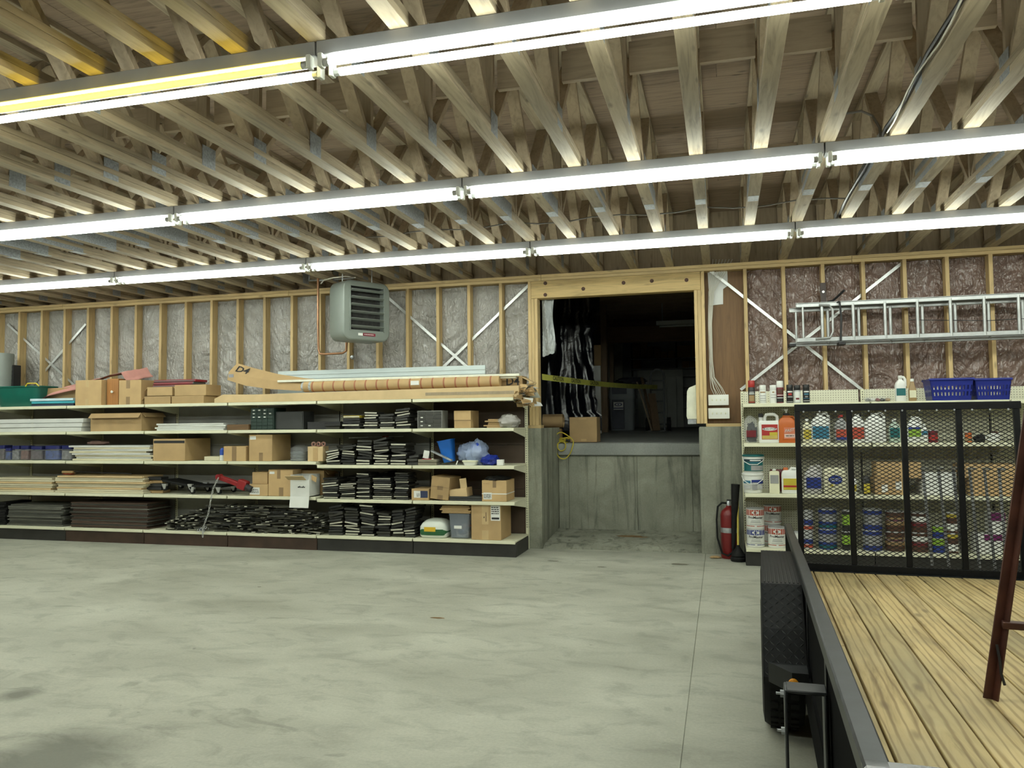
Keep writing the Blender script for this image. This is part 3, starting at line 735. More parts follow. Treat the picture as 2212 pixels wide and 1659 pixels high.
BACKG = plain('back_grey', (.34, .34, .33), .6, 0, .1, 4)
BACKB = plain('back_brown', (.07, .045, .03), .6, 0, .15, 4)
SLOT = plain('slot_dark', (.05, .045, .035), .6)
def section(name, label, group, x0, yb, yf, levels, zbase, back, btop, kick, right_end=False, left_end=False, shelf_dy=0, upz=None):
    w = 1.2192
    t = thing(name, label, 'shelving', (x0, yb, 0), 0, group)
    d = yb-yf
    upz = upz or btop
    def b(nm, mt, *a, ch=.003, par=t, m=0): return MB().cbox(*a, ch, m).build(nm, mt, par)
    # back panels
    if isinstance(back, list): rows = back
    else: rows = [back]
    zz = .18; hgt = (btop-.18)/3
    for k in range(3): b('back_panel', rows[k % len(rows)], .02, w-.02, -.02, -.012, zz+k*hgt+.002, zz+(k+1)*hgt-.002, ch=.001)
    # upright at the left edge (and at the right end of a run)
    for on, ux in ((True, .018), (right_end, w-.018)):
        if not on: continue
        up = b('upright', CREAM, ux-.016, ux+.016, -.035, .015, .0, upz, ch=.003)
        sl = MB(); z = .25
        while z < upz-.03:
            sl.box(ux-.004, ux+.004, -.0358, -.034, z, z+.016); z += .027
        if right_end and ux > .1:
            z = .25
            while z < upz-.03: sl.box(ux+.0155, ux+.0168, -.022, -.014, z, z+.016); z += .027
        o = sl.build('slot', SLOT, up); o['kind'] = 'stuff'
        b('foot', kick, ux-.014, ux+.014, -d+.03, -.03, .0, .06, ch=.003)
    # base deck and kick plate
    bs = b('base_shelf', CREAM, .006, w-.006, -d, -.02, zbase-.022, zbase, ch=.004)
    MB().cbox(.006, w-.006, -d-.008, -d+.006, zbase-.034, zbase+.002, .003).build('lip', CREAM, bs)
    b('kick_plate', kick, .004, w-.004, -d+.015, -d+.035, .0, zbase-.022, ch=.002)
    for on, ux in ((right_end, w-.008), (left_end, .012)):
        if on: b('end_kick', kick, ux-.01, ux+.006, -d+.02, -.04, .0, zbase-.025, ch=.002)
    for (z, dd) in levels:
        s_ = b('shelf', CREAM, .012, w-.012, -dd, -.03, z-.022, z, ch=.003)
        MB().cbox(.008, w-.008, -dd-.010, -dd+.004, z-.036, z+.002, .004).build('lip', CREAM, s_)
        for ux in (.018, w-.021):
            mb = MB().prism([(-.03, z-.12), (-.03, z-.023), (-dd+.02, z-.023), (-dd+.02, z-.04)], 0, ux, ux+.003); mb.build('bracket', CREAM, s_)
    return t
YBK, YFR = 8.90, 8.28
dL = YBK-YFR
secL = [
 ('cream steel shelving section beside the concrete pier, holding the big labelled box', [(.605, dL), (1.005, dL), (1.425, dL), (1.765, dL)], BACKB, KICKD),
 ('cream steel shelving section filled with stacks of dark flat cases, left of the pier section', [(.605, dL), (1.005, dL), (1.425, dL), (1.765, dL)], BACKG, KICKD),
 ('cream steel shelving section with the white open box and the pile of dark strips', [(.625, dL), (1.045, dL), (1.425, dL), (1.765, dL)], BACKG, KICKB),
 ('cream steel shelving section holding black dollies and a large carton above dark strips', [(.625, dL), (1.045, dL), (1.425, dL), (1.765, dL)], BACKG, KICKB),
 ('cream steel shelving section holding brown panels below stacked cream panels', [(.625, dL), (1.045, dL), (1.425, dL), (1.765, dL)], BACKG, KICKB),
 ('cream steel shelving section holding jars with blue lids above grey panels', [(.625, dL), (1.045, dL), (1.425, dL), (1.765, dL)], BACKG, KICKD),
 ('cream steel shelving section below the green tub at the far end of the run', [(.625, dL), (1.045, dL), (1.425, dL), (1.765, dL)], BACKG, KICKD)]
for k, (lb, lv, bk, kk) in enumerate(secL):
    section('shelving_section', lb, None, -2.215-1.2192*(k+1), YBK, YFR, lv, .178, bk, 1.74, kk, right_end=(k == 0), left_end=(k == 6))
YB2, YF2 = 8.88, 8.30
dR = YB2-YF2
for k, lb in enumerate(['cream pegboard shelving section holding spray cans, jugs and stacked paint cans', 'cream pegboard shelving section behind the mesh tailgate under the blue baskets', 'cream pegboard shelving section past the blue baskets behind the rusty stand']):
    section('pegboard_section', lb, None, .205+1.2192*k, YB2, YF2, [(.733, dR), (1.246, dR), (1.652, dR)], .178, PEG, 1.80, KICKD, right_end=(k == 2), left_end=(k == 0))
# ================================================================ things on the left shelves
ZT5, Z4, Z3R, Z3L, Z2R, Z2L, ZB = 1.7675, 1.4275, 1.0075, 1.0475, .6075, .6275, .1805   # just on each shelf lip level
YI = YFR+.03
def carton(label, u0, u1, vt, z, Y, depth, mt=CARD, rz=0, name='cardboard_box', tapes=(), labels=(), open_top=False, vm=None, tmat=None, cat='box', group=None):
    vm = vm or vt+10
    x0, x1 = PX(u0, vm, Y), PX(u1, vm, Y); zt = PZ((u0+u1)/2, vt, Y); w = x1-x0; h = max(.02, zt-z)
    t = thing(name, label, cat, ((x0+x1)/2, Y, z), rz, group)
    if open_top:
        k = .006; mb = MB().box(-w/2, w/2, 0, depth, 0, k).box(-w/2, w/2, 0, k, k, h).box(-w/2, w/2, depth-k, depth, k, h).box(-w/2, -w/2+k, k, depth-k, k, h).box(w/2-k, w/2, k, depth-k, k, h)
        mb.build('body', mt, t)
        for sx in (-1, 1): MB().prism([(sx*w/2, h), (sx*(w/2+.05), h-.05), (sx*(w/2+.05), h-.045), (sx*w/2, h+.004)], 1, .01, depth-.01).build('flap', mt, t)
        if open_top == 'front': MB().prism([(0, h), (-.05, h-.06), (-.05, h-.055), (0, h+.004)], 0, -w/2+.01, w/2-.01).build('flap', mt, t)
    else:
        MB().cbox(-w/2, w/2, 0, depth, 0, h, .002).build('body', mt, t)
        MB().cbox(-.002, .002, .002, depth-.002, h-.0005, h+.0006, .0002).build('seam', INK, t)
    for a, b, c, d in tapes:           # fractions of the front face
        MB().box(-w/2+a*w, -w/2+b*w, -.0012, .001, c*h, d*h).build('tape', tmat or TAPE, t)
    for a, b, c, d, lm in labels:
        MB().box(-w/2+a*w, -w/2+b*w, -.0018, .001, c*h, d*h).build('label', lm, t)
    return t, w, h
def lines(par, x0, x1, z0, z1, n, y, mt=INK, seed=0):    # rows of print on a label
    r = random.Random(seed); mb = MB()
    for k in range(n):
        zz = z1-(z1-z0)*(k+.5)/n; x = x0
        while x < x1-.004:
            l = r.uniform(.008, .03); e = min(x+l, x1); mb.box(x, e, y-.0006, y, zz-(z1-z0)/n*.22, zz+(z1-z0)/n*.22); x = e+.005
    o = mb.build('print', mt, par); o['kind'] = 'stuff'
def flats(name, label, group, cat, u0, u1, vt, z, Y, depth, n, mt, jit=.012, yj=.02, tilt=0, seed=1, edge=None):
    r = random.Random(seed); x0, x1 = PX(u0, vt+8, Y), PX(u1, vt+8, Y); zt = PZ((u0+u1)/2, vt, Y); t = (zt-z)/n; w = x1-x0
    me = None
    for k in range(n):
        dx = r.uniform(-jit, jit); dy = r.uniform(0, yj); ww = w*r.uniform(.93, 1.0)
        mb = MB().cbox(-ww/2, ww/2, 0, depth, .0, t*.90, min(.002, t*.2))
        o = mb.build(name, mt[k % len(mt)] if isinstance(mt, list) else mt, None, False)
        o.location = ((x0+x1)/2+dx, Y+dy, z+k*t); o.rotation_euler = (0, 0, r.uniform(-.015, .015)); tag(o, label, cat, group)
        if edge: MB().cbox(-ww/2+.004, ww/2-.004, -.002, .002, t*.2, t*.62, .0005).build('edge_strip', edge, o)
# ---- top shelf
TEAL = plain('teal_plastic', (.004, .115, .085), .4, 0, .1, 5)
Y = 8.33
x0, x1 = PX(-18, 850, Y), PX(80, 850, Y); zt = PZ(30, 834, Y)
t = thing('storage_tub', 'dark green plastic storage tub on the top shelf', 'tub', ((x0+x1)/2, Y+.2, ZT5)); w = (x1-x0)/2; h = zt-ZT5
MB().sqlathe([(w*.82, .15, 0), (w*.86, .17, h*.1), (w*.96, .19, h*.93), (w*1.0, .2, h*.94), (w*1.0, .2, h), (w*.94, .185, h), (w*.84, .16, .02)], 28, p=6).build('body', TEAL, t)
MB().tube([(w*.5, -.2, h-.01), (w*.6, -.21, h+.03), (w*.95, -.2, h+.03), (w*1.05, -.19, h-.01)], .008, 7).build('handle', plain('yellow_plastic', (.70, .55, .03), .4), t)
q = P(3, 833, 8.62); r = .17; pz = MB()
pr = []; hh = PZ(3, 764, 8.62)-ZT5
for k in range(25): pr.append((r*(.93+.07*k/24)*(1+(.012 if k % 2 else -.012)), hh*k/24))
tag(MB().lathe(pr, 28, (q.x-.03, 8.62, ZT5)).build('ribbed_pail', plain('grey_green_plastic', (.28, .31, .29), .5, 0, .08, 5)), 'grey green ribbed round pail standing behind the green tub', 'pail')
bx_ = P(31, 830, 8.74); tt = thing('small_speaker', 'small black box with a pale panel behind the green tub', 'box', (bx_.x, 8.72, ZT5))
MB().cbox(-.05, .05, -.05, .08, 0, PZ(30, 789, 8.72)-ZT5, .004).build('body', INK, tt); MB().box(-.02, .02, -.052, -.049, .06, .16).build('panel', PAPER, tt)
# pink sheet over a plain carton
PINK = plain('pink_foam', (.68, .33, .29), .7, 0, .1, 7)
prof = [(78, 850), (100, 836), (140, 826), (180, 818), (215, 812), (240, 804), (262, 799), (270, 812), (276, 818)]
def pk(s_, t_):
    k = s_*(len(prof)-1); i = min(int(k), len(prof)-2); f = k-i
    u = prof[i][0]*(1-f)+prof[i+1][0]*f; v = prof[i][1]*(1-f)+prof[i+1][1]*f
    yy = 8.42+t_*.38; q = P(u, v, 8.42)
    return (q.x*(1-.01*t_), yy, max(q.z+.05*t_-.12*(1-t_)**1.5*(1 if s_ < .42 else .3)+.012*noise.noise(Vector((s_*6, t_*4, 2))), ZT5+.02))
mb = MB().grid(40, 12, pk); nb_ = len(mb.v); mb.v += [(x, y, z-.008) for x, y, z in mb.v]; mb.f += [[i+nb_ for i in f][::-1] for f in list(mb.f)]; mb.m += [0]*(len(mb.f)-len(mb.m))
tag(mb.build('foam_sheet', PINK), 'crumpled pink foam sheet draped across boxes on the top shelf', 'sheet')
carton('carton half covered by the pink foam sheet on the top shelf', 92, 164, 838, ZT5, 8.52, .3, CARDD)
TB = plain('teal_board', (.05, .34, .42), .5); 
flats('foam_board', 'thin teal and blue board lying in front of the covered carton', 'teal boards on the top shelf', 'board', 66, 160, 860, ZT5, 8.34, .16, 3, [plain('navy_board', (.02, .03, .06), .6), TB, plain('pale_blue_board', (.55, .70, .78), .5)], .02, .02)
carton('plain tan carton with faint tape in front of the pink sheet', 163, 219, 821, ZT5, YI, .34, CARD, tapes=[(.40, .52, .72, 1.0), (.40, .52, 0, .25)], tmat=TAPEC)
o, w, h = carton('orange brown wooden door front with a white knob between two cartons', 231, 256, 818, ZT5, 8.38, .35, wood('orange_wood', (.40, .18, .055), 'z', .5, .3), name='wooden_cabinet', cat='cabinet')
MB().lathe([(.006, 0), (.006, .015), (.016, .02), (.018, .028), (.01, .036)], 14).build('knob', WHITE, o); bpy.data.objects['knob'].location = (.01, 0, h*.5); bpy.data.objects['knob'].rotation_euler = (PI/2, 0, 0)
carton('tan carton with two dark tape strips right of the wooden front', 257, 305, 821, ZT5, YI, .3, CARD, tapes=[(.33, .50, .66, 1.0), (.33, .50, 0, .32)])
carton('open cardboard tray holding dark and cream goods on the top shelf', 312, 368, 856, ZT5, YI, .3, CARDD, open_top=True)
carton('upper cardboard tray stacked under the red and grey binders', 318, 372, 836, PZ(340, 855, YI)+.002, YI+.01, .28, CARD, open_top=True)
BR = plain('binder_red', (.30, .02, .03), .5); BG_ = plain('binder_grey', (.12, .12, .12), .5)
zz = PZ(370, 836, YI)+.003
for k, (lb, m_) in enumerate((('dark red binder at the bottom of the binder pile', BR), ('charcoal grey binder in the middle of the binder pile', BG_), ('red binder topmost on the binder pile', BR))):
    xa, xb = PX(328+k*2, 820, 8.36), PX(412+k*4, 820, 8.36); o = thing('binder', lb, 'binder', ((xa+xb)/2, 8.37, zz+k*.032), .02*k)
    MB().cbox(-(xb-xa)/2, (xb-xa)/2, 0, .25, 0, .0305, .006).build('cover', m_, o); MB().box(-(xb-xa)/2+.01, (xb-xa)/2-.01, -.001, .003, .008, .022).build('spine', BG_ if m_ is BR else BR, o)
carton('flat tan carton under a second one right of the binders', 371, 440, 855, ZT5, YI, .32, CARDD)
carton('flat tan carton topmost of two right of the binders', 377, 445, 831, PZ(405, 855, YI)+.002, YI+.01, .3, CARD)
# long cartons
x0, x1 = PX(462, 855, 8.26), PX(1120, 845, 8.26); hz = PZ(700, 848, 8.26)-ZT5
t = thing('long_carton', 'long flat tan carton with a torn crumpled end lying along the top shelf', 'carton', ((x0+x1)/2, 8.27, ZT5)); w = (x1-x0)/2
MB().prism([(-w, .0), (-w+.03, .0), (w, 0), (w, .125), (-w+.55, .092), (-w+.12, .10), (-w, .05)], 1, 0, .36).build('body', CARDL, t)
tb = MB()
for k in range(70):
    r = random.Random(k); a = Vector((w+.02+r.uniform(-.06, .13), r.uniform(-.03, .3), r.uniform(-.09, .13)))
    M = Matrix.Translation(a) @ Matrix.Rotation(r.uniform(0, 6), 4, 'Z') @ Matrix.Rotation(r.uniform(-1.2, 1.2), 4, 'X')
    s_ = r.uniform(.03, .065); tb.add([M @ Vector(p_) for p_ in ((-s_, -s_*.6, 0), (s_, -s_*.7, .01), (s_*.9, s_*.6, -.008), (-s_*.6, s_*.8, .012))], [(0, 1, 2), (0, 2, 3)], k % 3)
o = tb.build('torn_paper', [CARD, CARDD, PAPER], t); o['kind'] = 'stuff'
gr = MB()
for k in range(70): gr.box(w-1.1+k*.015, w-1.1+k*.015+.006, -.004, .0, .035, .07)
o = gr.build('ribbed_insert', plain('insert_grey', (.25, .24, .21), .7), t); o['kind'] = 'stuff'
MB().cyl((w-.02, .1, .03), (w+.17, .1, .03), .012, n=10).build('steel_rod', STRAP, t)
# bent carton with D4
pts = [(492, 812), (530, 818), (580, 827), (640, 834), (735, 838)]; zb0 = ZT5+.128
t = thing('bent_carton', 'bent tan carton printed D4 rising at one end over the long carton', 'carton', (PX(620, 840, 8.34), 8.34, zb0-.01))
ctr = []
for u, v in pts: q = P(u, v, 8.34); ctr.append((q.x-t.location.x, q.z-t.location.z))
for k in range(1, 3):
    pass
zl = [(.034, .165), (.02, .15), (.006, .125), (-.004, .10), (.0, .06)]
base = [PZ(u, v, 8.34)-t.location.z for u, v in ((483, 821), (530, 833), (580, 840), (640, 844), (735, 848))]
topf = [PZ(u, v, 8.34)-t.location.z for u, v in ((506, 803), (545, 812), (600, 822), (650, 829), (735, 835))]
xsb = [PX(u, 830, 8.34)-t.location.x for u in (491, 530, 580, 640, 735)]
base = [max(b_, .0) for b_ in base]
mb = MB(); n = 5; dp = .22; vs = []
for k in range(n): vs += [(xsb[k], 0, base[k]), (xsb[k]+.02, 0, topf[k]), (xsb[k]+.07, dp*.45, topf[k]+.115*(1-k/8)), (xsb[k]+.06, dp, base[k]+.02)]
fs = [(0, 1, 2, 3), (4*n-4, 4*n-1, 4*n-2, 4*n-3)]
for k in range(n-1):
    a, b = 4*k, 4*k+4; fs += [(a+i, b+i, b+(i+1) % 4, a+(i+1) % 4) for i in range(4)]
mb.add(vs, fs).build('body', CARD, t)
# printed face: the sloping upper side
A = Vector((xsb[0]+.02, 0, topf[0])); B = Vector((xsb[1]+.02, 0, topf[1])); C = Vector((xsb[0]+.07, dp*.45, topf[0]+.115))
ex = (B-A).normalized(); ey = (C-A); ey = (ey-ex*ey.dot(ex)).normalized(); en = ex.cross(ey)
mt_ = MB(); text_on(mt_, 'D4', .15, lambda x, y: A+ex*(.16+x)+ey*(.068+y*.85)+en*.003); mt_.build('lettering', INK, t)
MB().box(xsb[0]+.02, xsb[0]+.09, -.003, .0, (base[0]+topf[0])/2-.02, (base[0]+topf[0])/2+.02).build('label', plain('label_grey', (.28, .28, .30), .6), t)
# second D4 carton
x0, x1 = PX(1065, 825, 8.46), PX(1128, 825, 8.46); z0 = ZT5+.128; zt = PZ(1110, 812, 8.46)
t = thing('carton_end', 'tan carton end printed D4 behind the striped tube', 'carton', ((x0+x1)/2, 8.46, z0)); w = (x1-x0)/2
MB().cbox(-w-1.2, w, 0, .22, 0, zt-z0, .003).build('body', CARDD, t)
mt_ = MB(); text_on(mt_, 'D4', .13, lambda x, y: Vector((w*.35+x, -.002, (zt-z0)*.45+y))); mt_.build('lettering', INK, t)
MB().prism([(w, (zt-z0)*.9), (w+.12, (zt-z0)*.35), (w+.12, (zt-z0)*.3), (w, (zt-z0)*.8)], 1, .01, .2).build('flap', CARDL, t)
# cardboard tube with red rings
a, b = P(655, 835.5, 8.30), P(1078, 822.5, 8.30); r = .066
a.z = max(a.z, ZT5+.128+r-.02); b.z = max(b.z, a.z)
t = thing('cardboard_tube', 'thick cardboard tube with red rings lying on the long carton', 'tube', (a.x, a.y+.05, min(a.z, b.z)-r))
o0 = t.location.copy(); a2, b2 = a+Vector((0, .05, 0))-o0, b+Vector((0, .05, 0))-o0
MB().cyl(a2, b2, r, n=24).build('body', CARD, t)
RR = plain('ring_red', (.35, .13, .07), .7); dv = (b2-a2)
for k in range(17):
    p_ = a2+dv*((k+.9)/17.6); e_ = dv.normalized()*.009; MB().cyl(p_-e_, p_+e_, r+.0012, n=24, caps=False).build('ring', RR, t)
MB().cyl(a2-dv.normalized()*.03, a2+dv.normalized()*.10, r*.9, r+.002, n=20).build('plastic_wrap', CLEARF, t)
p_ = a2+dv*.59; MB().box(p_.x-.05, p_.x+.05, p_.y-r-.002, p_.y-r+.004, p_.z-.02, p_.z+.028).build('label', PAPER, t)
# white corrugated sheet and white trims
xa, xb = PX(600, 805, 8.72), PX(1048, 805, 8.72); za, zb_ = ZT5+.0, PZ(800, 796, 8.72)
t = thing('corrugated_sheet', 'long pale blue white corrugated panel standing against the studs', 'sheet', ((xa+xb)/2, 8.72, ZT5)); w = (xb-xa)/2; h = zb_-ZT5
WB = plain('pale_blue_white', (.60, .68, .69), .4, 0, .06, 3)
MB().cbox(-w, w, 0, .03, 0, h, .003).build('sheet', WB, t)
for k in range(3): MB().cbox(-w, w, -.008, .001, h*(.62+.12*k), h*(.66+.12*k), .002).build('rib', WB, t)
for k, (u0, v0, u1, v1) in enumerate(((600, 823.5, 1122, 809), (760, 821, 1115, 814))):
    p0, p1 = P(u0, v0, 8.33+.03*k), P(u1, v1, 8.33+.03*k); dv = p1-p0; M = dv.to_track_quat('X', 'Z').to_matrix().to_4x4()
    o = MB().cbox(0, dv.length, -.012, .06, -.016, .012, .003, M=M).build('trim_board', plain('trim_cream_white', (.75, .74, .62), .5), None, False)
    o.location = p0; tag(o, ('longer' if k == 0 else 'shorter')+' white trim board laid over the striped tube', 'board')
# ---- fourth level
WP = plain('white_panel', (.62, .63, .61), .45, 0, .08, 4); CP = plain('cream_panel', (.63, .58, .42), .55, 0, .08, 4, rnd=.1)
flats('white_profile', 'long white metal profile lying on the shelf above the jars', 'white profiles above the jars', 'profile', -12, 182, 904, Z4, YI, .24, 3, WP, .04, .01, seed=3)
carton('large open tan carton with a sagging flap below the binder pile', 196, 306, 893, Z4, 8.33, .4, CARDD, open_top='front')
flats('white_sheet', 'thin white shelf sheet stacked left of the wooden block', 'white sheets left of the wooden block', 'sheet', 336, 488, 914, Z4, 8.36, .3, 4, WP, .02, .02, seed=4)
tag(MB().cbox(PX(490, 922, 8.34), PX(537, 922, 8.34), 8.34, 8.44, Z4, PZ(510, 917, 8.34), .003).build('wooden_block', wood('brown_block', (.16, .09, .04), 'x')), 'dark brown wooden block beside the green drawer cabinet', 'block')
def drawers(name, label, u0, u1, vt, Y, depth, mt, fm, rows, cols, knobs, lm, z=None):
    z = Z4 if z is None else z
    x0, x1 = PX(u0, vt+20, Y), PX(u1, vt+20, Y); w = x1-x0; h = PZ((u0+u1)/2, vt, Y)-z
    t = thing(name, label, 'cabinet', ((x0+x1)/2, Y, z)); MB().cbox(-w/2, w/2, .006, depth, 0, h, .004).build('body', mt, t)
    for i in range(rows):
        for j_ in range(cols):
            xa, xb = -w/2+.01+(w-.02)*j_/cols, -w/2+.01+(w-.02)*(j_+1)/cols; za, zb_ = .008+(h-.016)*i/rows, .008+(h-.016)*(i+1)/rows
            d_ = MB().cbox(xa+.002, xb-.002, 0, .02, za+.002, zb_-.002, .002).build('drawer', fm, t)
            if (i, j_) in knobs: MB().cbox((xa+xb)/2-.014, (xa+xb)/2+.014, -.004, .001, (za+zb_)/2-.006, (za+zb_)/2+.006, .001).build('label_tab', lm, d_)
    return t
GRD = plain('dark_green_metal', (.016, .035, .028), .5, 0, .15, 6); DG = plain('dark_grey_metal', (.035, .037, .037), .5, 0, .15, 6)
drawers('drawer_cabinet', 'small dark green drawer cabinet with white label tabs', 541, 591, 881, 8.36, .28, GRD, GRD, 6, 4, [(5, 0), (5, 1), (5, 2), (4, 0), (4, 2), (4, 3), (3, 0), (3, 1), (3, 2)], PAPER)
drawers('drawer_cabinet', 'dark grey metal cabinet right of the green drawer cabinet', 594, 655, 889, 8.40, .26, DG, DG, 1, 1, [], PAPER)
drawers('drawer_cabinet', 'grey parts cabinet with small white knobs on the shelf below the tube', 901, 955, 887, 8.33, .2, plain('parts_frame', (.20, .20, .19), .5), plain('parts_drawer', (.06, .06, .055), .3), 4, 3, [(0, 0), (1, 0), (2, 0), (0, 1)], WHITE)
carton('black flat case lying right of the dark grey cabinet', 664, 735, 911, Z4, 8.42, .2, INK, name='flat_case', cat='case')
o, w, h = carton('weathered tan carton with a half flap beside the parts cabinet', 981, 1017, 887, Z4, 8.36, .3, CARDD, tapes=[(0, 1, .42, .46)])
MB().box(-w/2, w/2, -.004, 0, h*.46, h*.98).build('flap', CARD, o)
flats('paper_sheet', 'brown paper sheet in the loose stack under the clear bag', 'brown papers under the clear bag', 'paper', 1050, 1088, 905, Z4, 8.34, .2, 6, CARDD, .04, .05, seed=9)
def clear_mat(name, c, al, rough=.15):
    m, nt, b = _nt(name); b.inputs['Base Color'].default_value = (*c, 1); b.inputs['Roughness'].default_value = rough
    b.inputs['Alpha'].default_value = al; n = nz(nt, coords(nt), 9, 4, .6, 1.5); bump(nt, b, n, .6, .02); b.inputs['Specular IOR Level'].default_value = .8
    MAT[name] = m; return m
CLR = clear_mat('clear_plastic', (.55, .57, .60), .16); CLB = clear_mat('clear_blue_plastic', (.42, .52, .78), .55)
q = P(1098, 915, 8.38); tag(MB().blob((q.x, 8.42, Z4), .13, .12, .085, .22, 2.5, 3, 24, 14).build('plastic_bag', clear_mat('bag_haze', (.42, .40, .38), .75)), 'crumpled clear plastic bag lying on brown papers at the shelf end', 'bag')
# ---- third level, left part
JL = plain('lid_navy', (.02, .025, .14), .4); JC = [plain('jar_%s' % n_, c_, .4, 0, .5, 30) for n_, c_ in (('dark', (.08, .06, .07)), ('blue', (.03, .06, .22)), ('grey', (.16, .16, .17)), ('rust', (.13, .06, .05)))]
for k, (u0, u1, vt) in enumerate(((-14, 8, 962), (9, 22, 968), (23, 40, 963), (41, 60, 963), (62, 88, 964), (91, 126, 963), (129, 154, 963))):
    Y = 8.35; x0, x1 = PX(u0, 980, Y), PX(u1, 980, Y); h = PZ(u0, vt, Y)-Z3L; w = (x1-x0)/2-.004
    t = thing('screw_jar', 'small clear plastic jar of hardware with a navy lid', 'jar', ((x0+x1)/2, Y+w, Z3L), 0, 'hardware jars with navy lids')
    MB().sqlathe([(w*.9, w*.9, 0), (w, w, .008), (w, w, h*.72), (w*.85, w*.85, h*.76)], 20, p=5).build('jar', CLR, t)
    MB().sqlathe([(w*.84, w*.84, .006), (w*.93, w*.93, .012), (w*.93, w*.93, h*.66)], 16, p=5).build('contents', JC[k % 4], t)
    MB().sqlathe([(w*.92, w*.92, h*.76), (w*.95, w*.95, h*.78), (w*.95, w*.95, h)], 20, p=5).build('lid', JL, t)
flats('cream_board', 'long cream panel stacked left of the large carton with a black band', 'cream panels left of the banded carton', 'board', 152, 326, 962, Z3L, YI, .3, 8, [CP, WP], .05, .03, seed=5)
q = P(212, 957, 8.45); tag(MB().blob((q.x, 8.45, PZ(212, 962, 8.31)+.004), .15, .08, .028, .3, 3, 5, 20, 10).build('cloth_roll', plain('dusty_pink_cloth', (.20, .12, .10), .9)), 'dusty pink rolled cloth on the cream panels', 'cloth')
carton('large tan carton with a black band along its top edge', 331, 400, 948, Z3L, YI, .5, CARD, tapes=[(.02, .98, .80, .92)], tmat=INK)
tag(MB().cbox(PX(441, 988, 8.4), PX(474, 988, 8.4), 8.4, 8.6, Z3L, PZ(455, 986, 8.4), .003).build('cream_lath', CP), 'short cream slat lying behind the small blue can', 'slat')
t = thing('spray_bottle', 'small blue and white can between the large and small cartons', 'can', (PX(477, 980, 8.33), 8.36, Z3L)); h = PZ(477, 968, 8.33)-Z3L
MB().lathe([(.028, 0), (.03, .004), (.03, h*.45), (.03, h*.45)], 16).build('body', PAPER, t); MB().lathe([(.0302, h*.45), (.0302, h*.85), (.02, h*.9), (.016, h), (.001, h)], 16).build('top', plain('can_blue', (.03, .09, .45), .4), t)
carton('small tan carton with a dark tape strip beside the blue can', 483, 531, 964, Z3L, YI, .22, CARD, tapes=[(.38, .58, 0, 1)])
carton('tall tan carton with a low tape strip and a white corner sticker', 538, 588, 939, Z3L, YI, .42, CARD, tapes=[(.44, .60, 0, .32)], labels=[(.04, .30, .82, .94, PAPER)])
t = thing('wire_coil', 'coil of grey wire in clear plastic beside the tall carton', 'coil', (PX(639, 980, 8.36), 8.46, Z3L))
WG = plain('wire_grey', (.22, .24, .25), .4, .5)
for k in range(9):
    R = .105+.006*math.sin(k*2.1); MB().tube([(R*math.cos(a_), R*math.sin(a_), .008+k*.0125) for a_ in [2*PI*i/22 for i in range(22)]], .006, 6, closed=True).build('wire_turn', WG, t)
MB().lathe([(.118, 0), (.12, .12), (.11, .16), (.05, .19)], 18, top=False).build('wrap', CLR, t)
t = thing('paper_bag', 'tan paper bag holding pink and tan tape rolls', 'bag', (PX(681, 985, 8.34), 8.34, Z3L)); w = (PX(697, 985, 8.34)-PX(665, 985, 8.34))/2; h = PZ(681, 964, 8.34)-Z3L
MB().prism([(-w, 0), (w, 0), (w*1.02, h), (w*.3, h-.01), (-w*.2, h), (-w*1.02, h-.004)], 1, 0, .14).build('bag', CARDL, t)
MB().box(-w*.3, w*.35, -.002, .001, .0, h*.9).build('fold', CARD, t)
for k in range(3):
    xx = -w*.5+k*w*.55; MB().tube([(xx+.022*math.cos(a_), .05+.02*k, h+.022+.022*math.sin(a_)) for a_ in [2*PI*i/14 for i in range(14)]], .011, 7, closed=True).build('tape_roll', plain('tape_roll_pink', (.40, .22, .18), .6), t)
# ---- second level, left part
flats('cream_board', 'cream panel in the stack left of the longer cream stack', 'short cream panel stack', 'board', -10, 112, 1032, Z2L, YI, .35, 7, [CP, CARDL, CP], .03, .04, seed=6)
flats('cream_board', 'long cream panel in the thick stack above the brown panels', 'cream panels above the brown panels', 'board', 116, 314, 1028, Z2L, YI, .38, 9, [CP, CP, CARDL], .02, .03, seed=7)
zt = PZ(215, 1028, YI)+.004
t = thing('floor_broom', 'red bristled broom head with a thin rod on the cream panels', 'broom', (PX(150, 1022, 8.45), 8.45, zt))
MB().cbox(-.1, .08, -.03, .03, .02, .05, .004).build('head', CARDD, t); br = MB()
for k in range(60): 
    r = random.Random(k); br.cyl((-.1+.18*r.random(), -.028+.056*r.random(), .022), (-.11+.2*r.random(), -.03+.06*r.random(), .0), .004, .002, 5)
o = br.build('bristle', plain('bristle_red', (.35, .07, .03), .8), t); o['kind'] = 'stuff'
MB().cyl((.05, 0, .04), (.98, .02, .015), .008, n=8).build('handle', INK, t)
def caster(par, x, y, z, s_=1):
    c_ = empty('caster', (x, y, z), par)
    MB().prism([(-.03*s_, .035*s_), (.03*s_, .035*s_), (.018*s_, -.02*s_), (-.002*s_, -.024*s_)], 1, -.018, .018).build('fork', STRAP, c_)
    MB().cyl((.008, -.013, -.012*s_), (.008, .013, -.012*s_), .028*s_, n=16).build('wheel', RUBBER, c_)
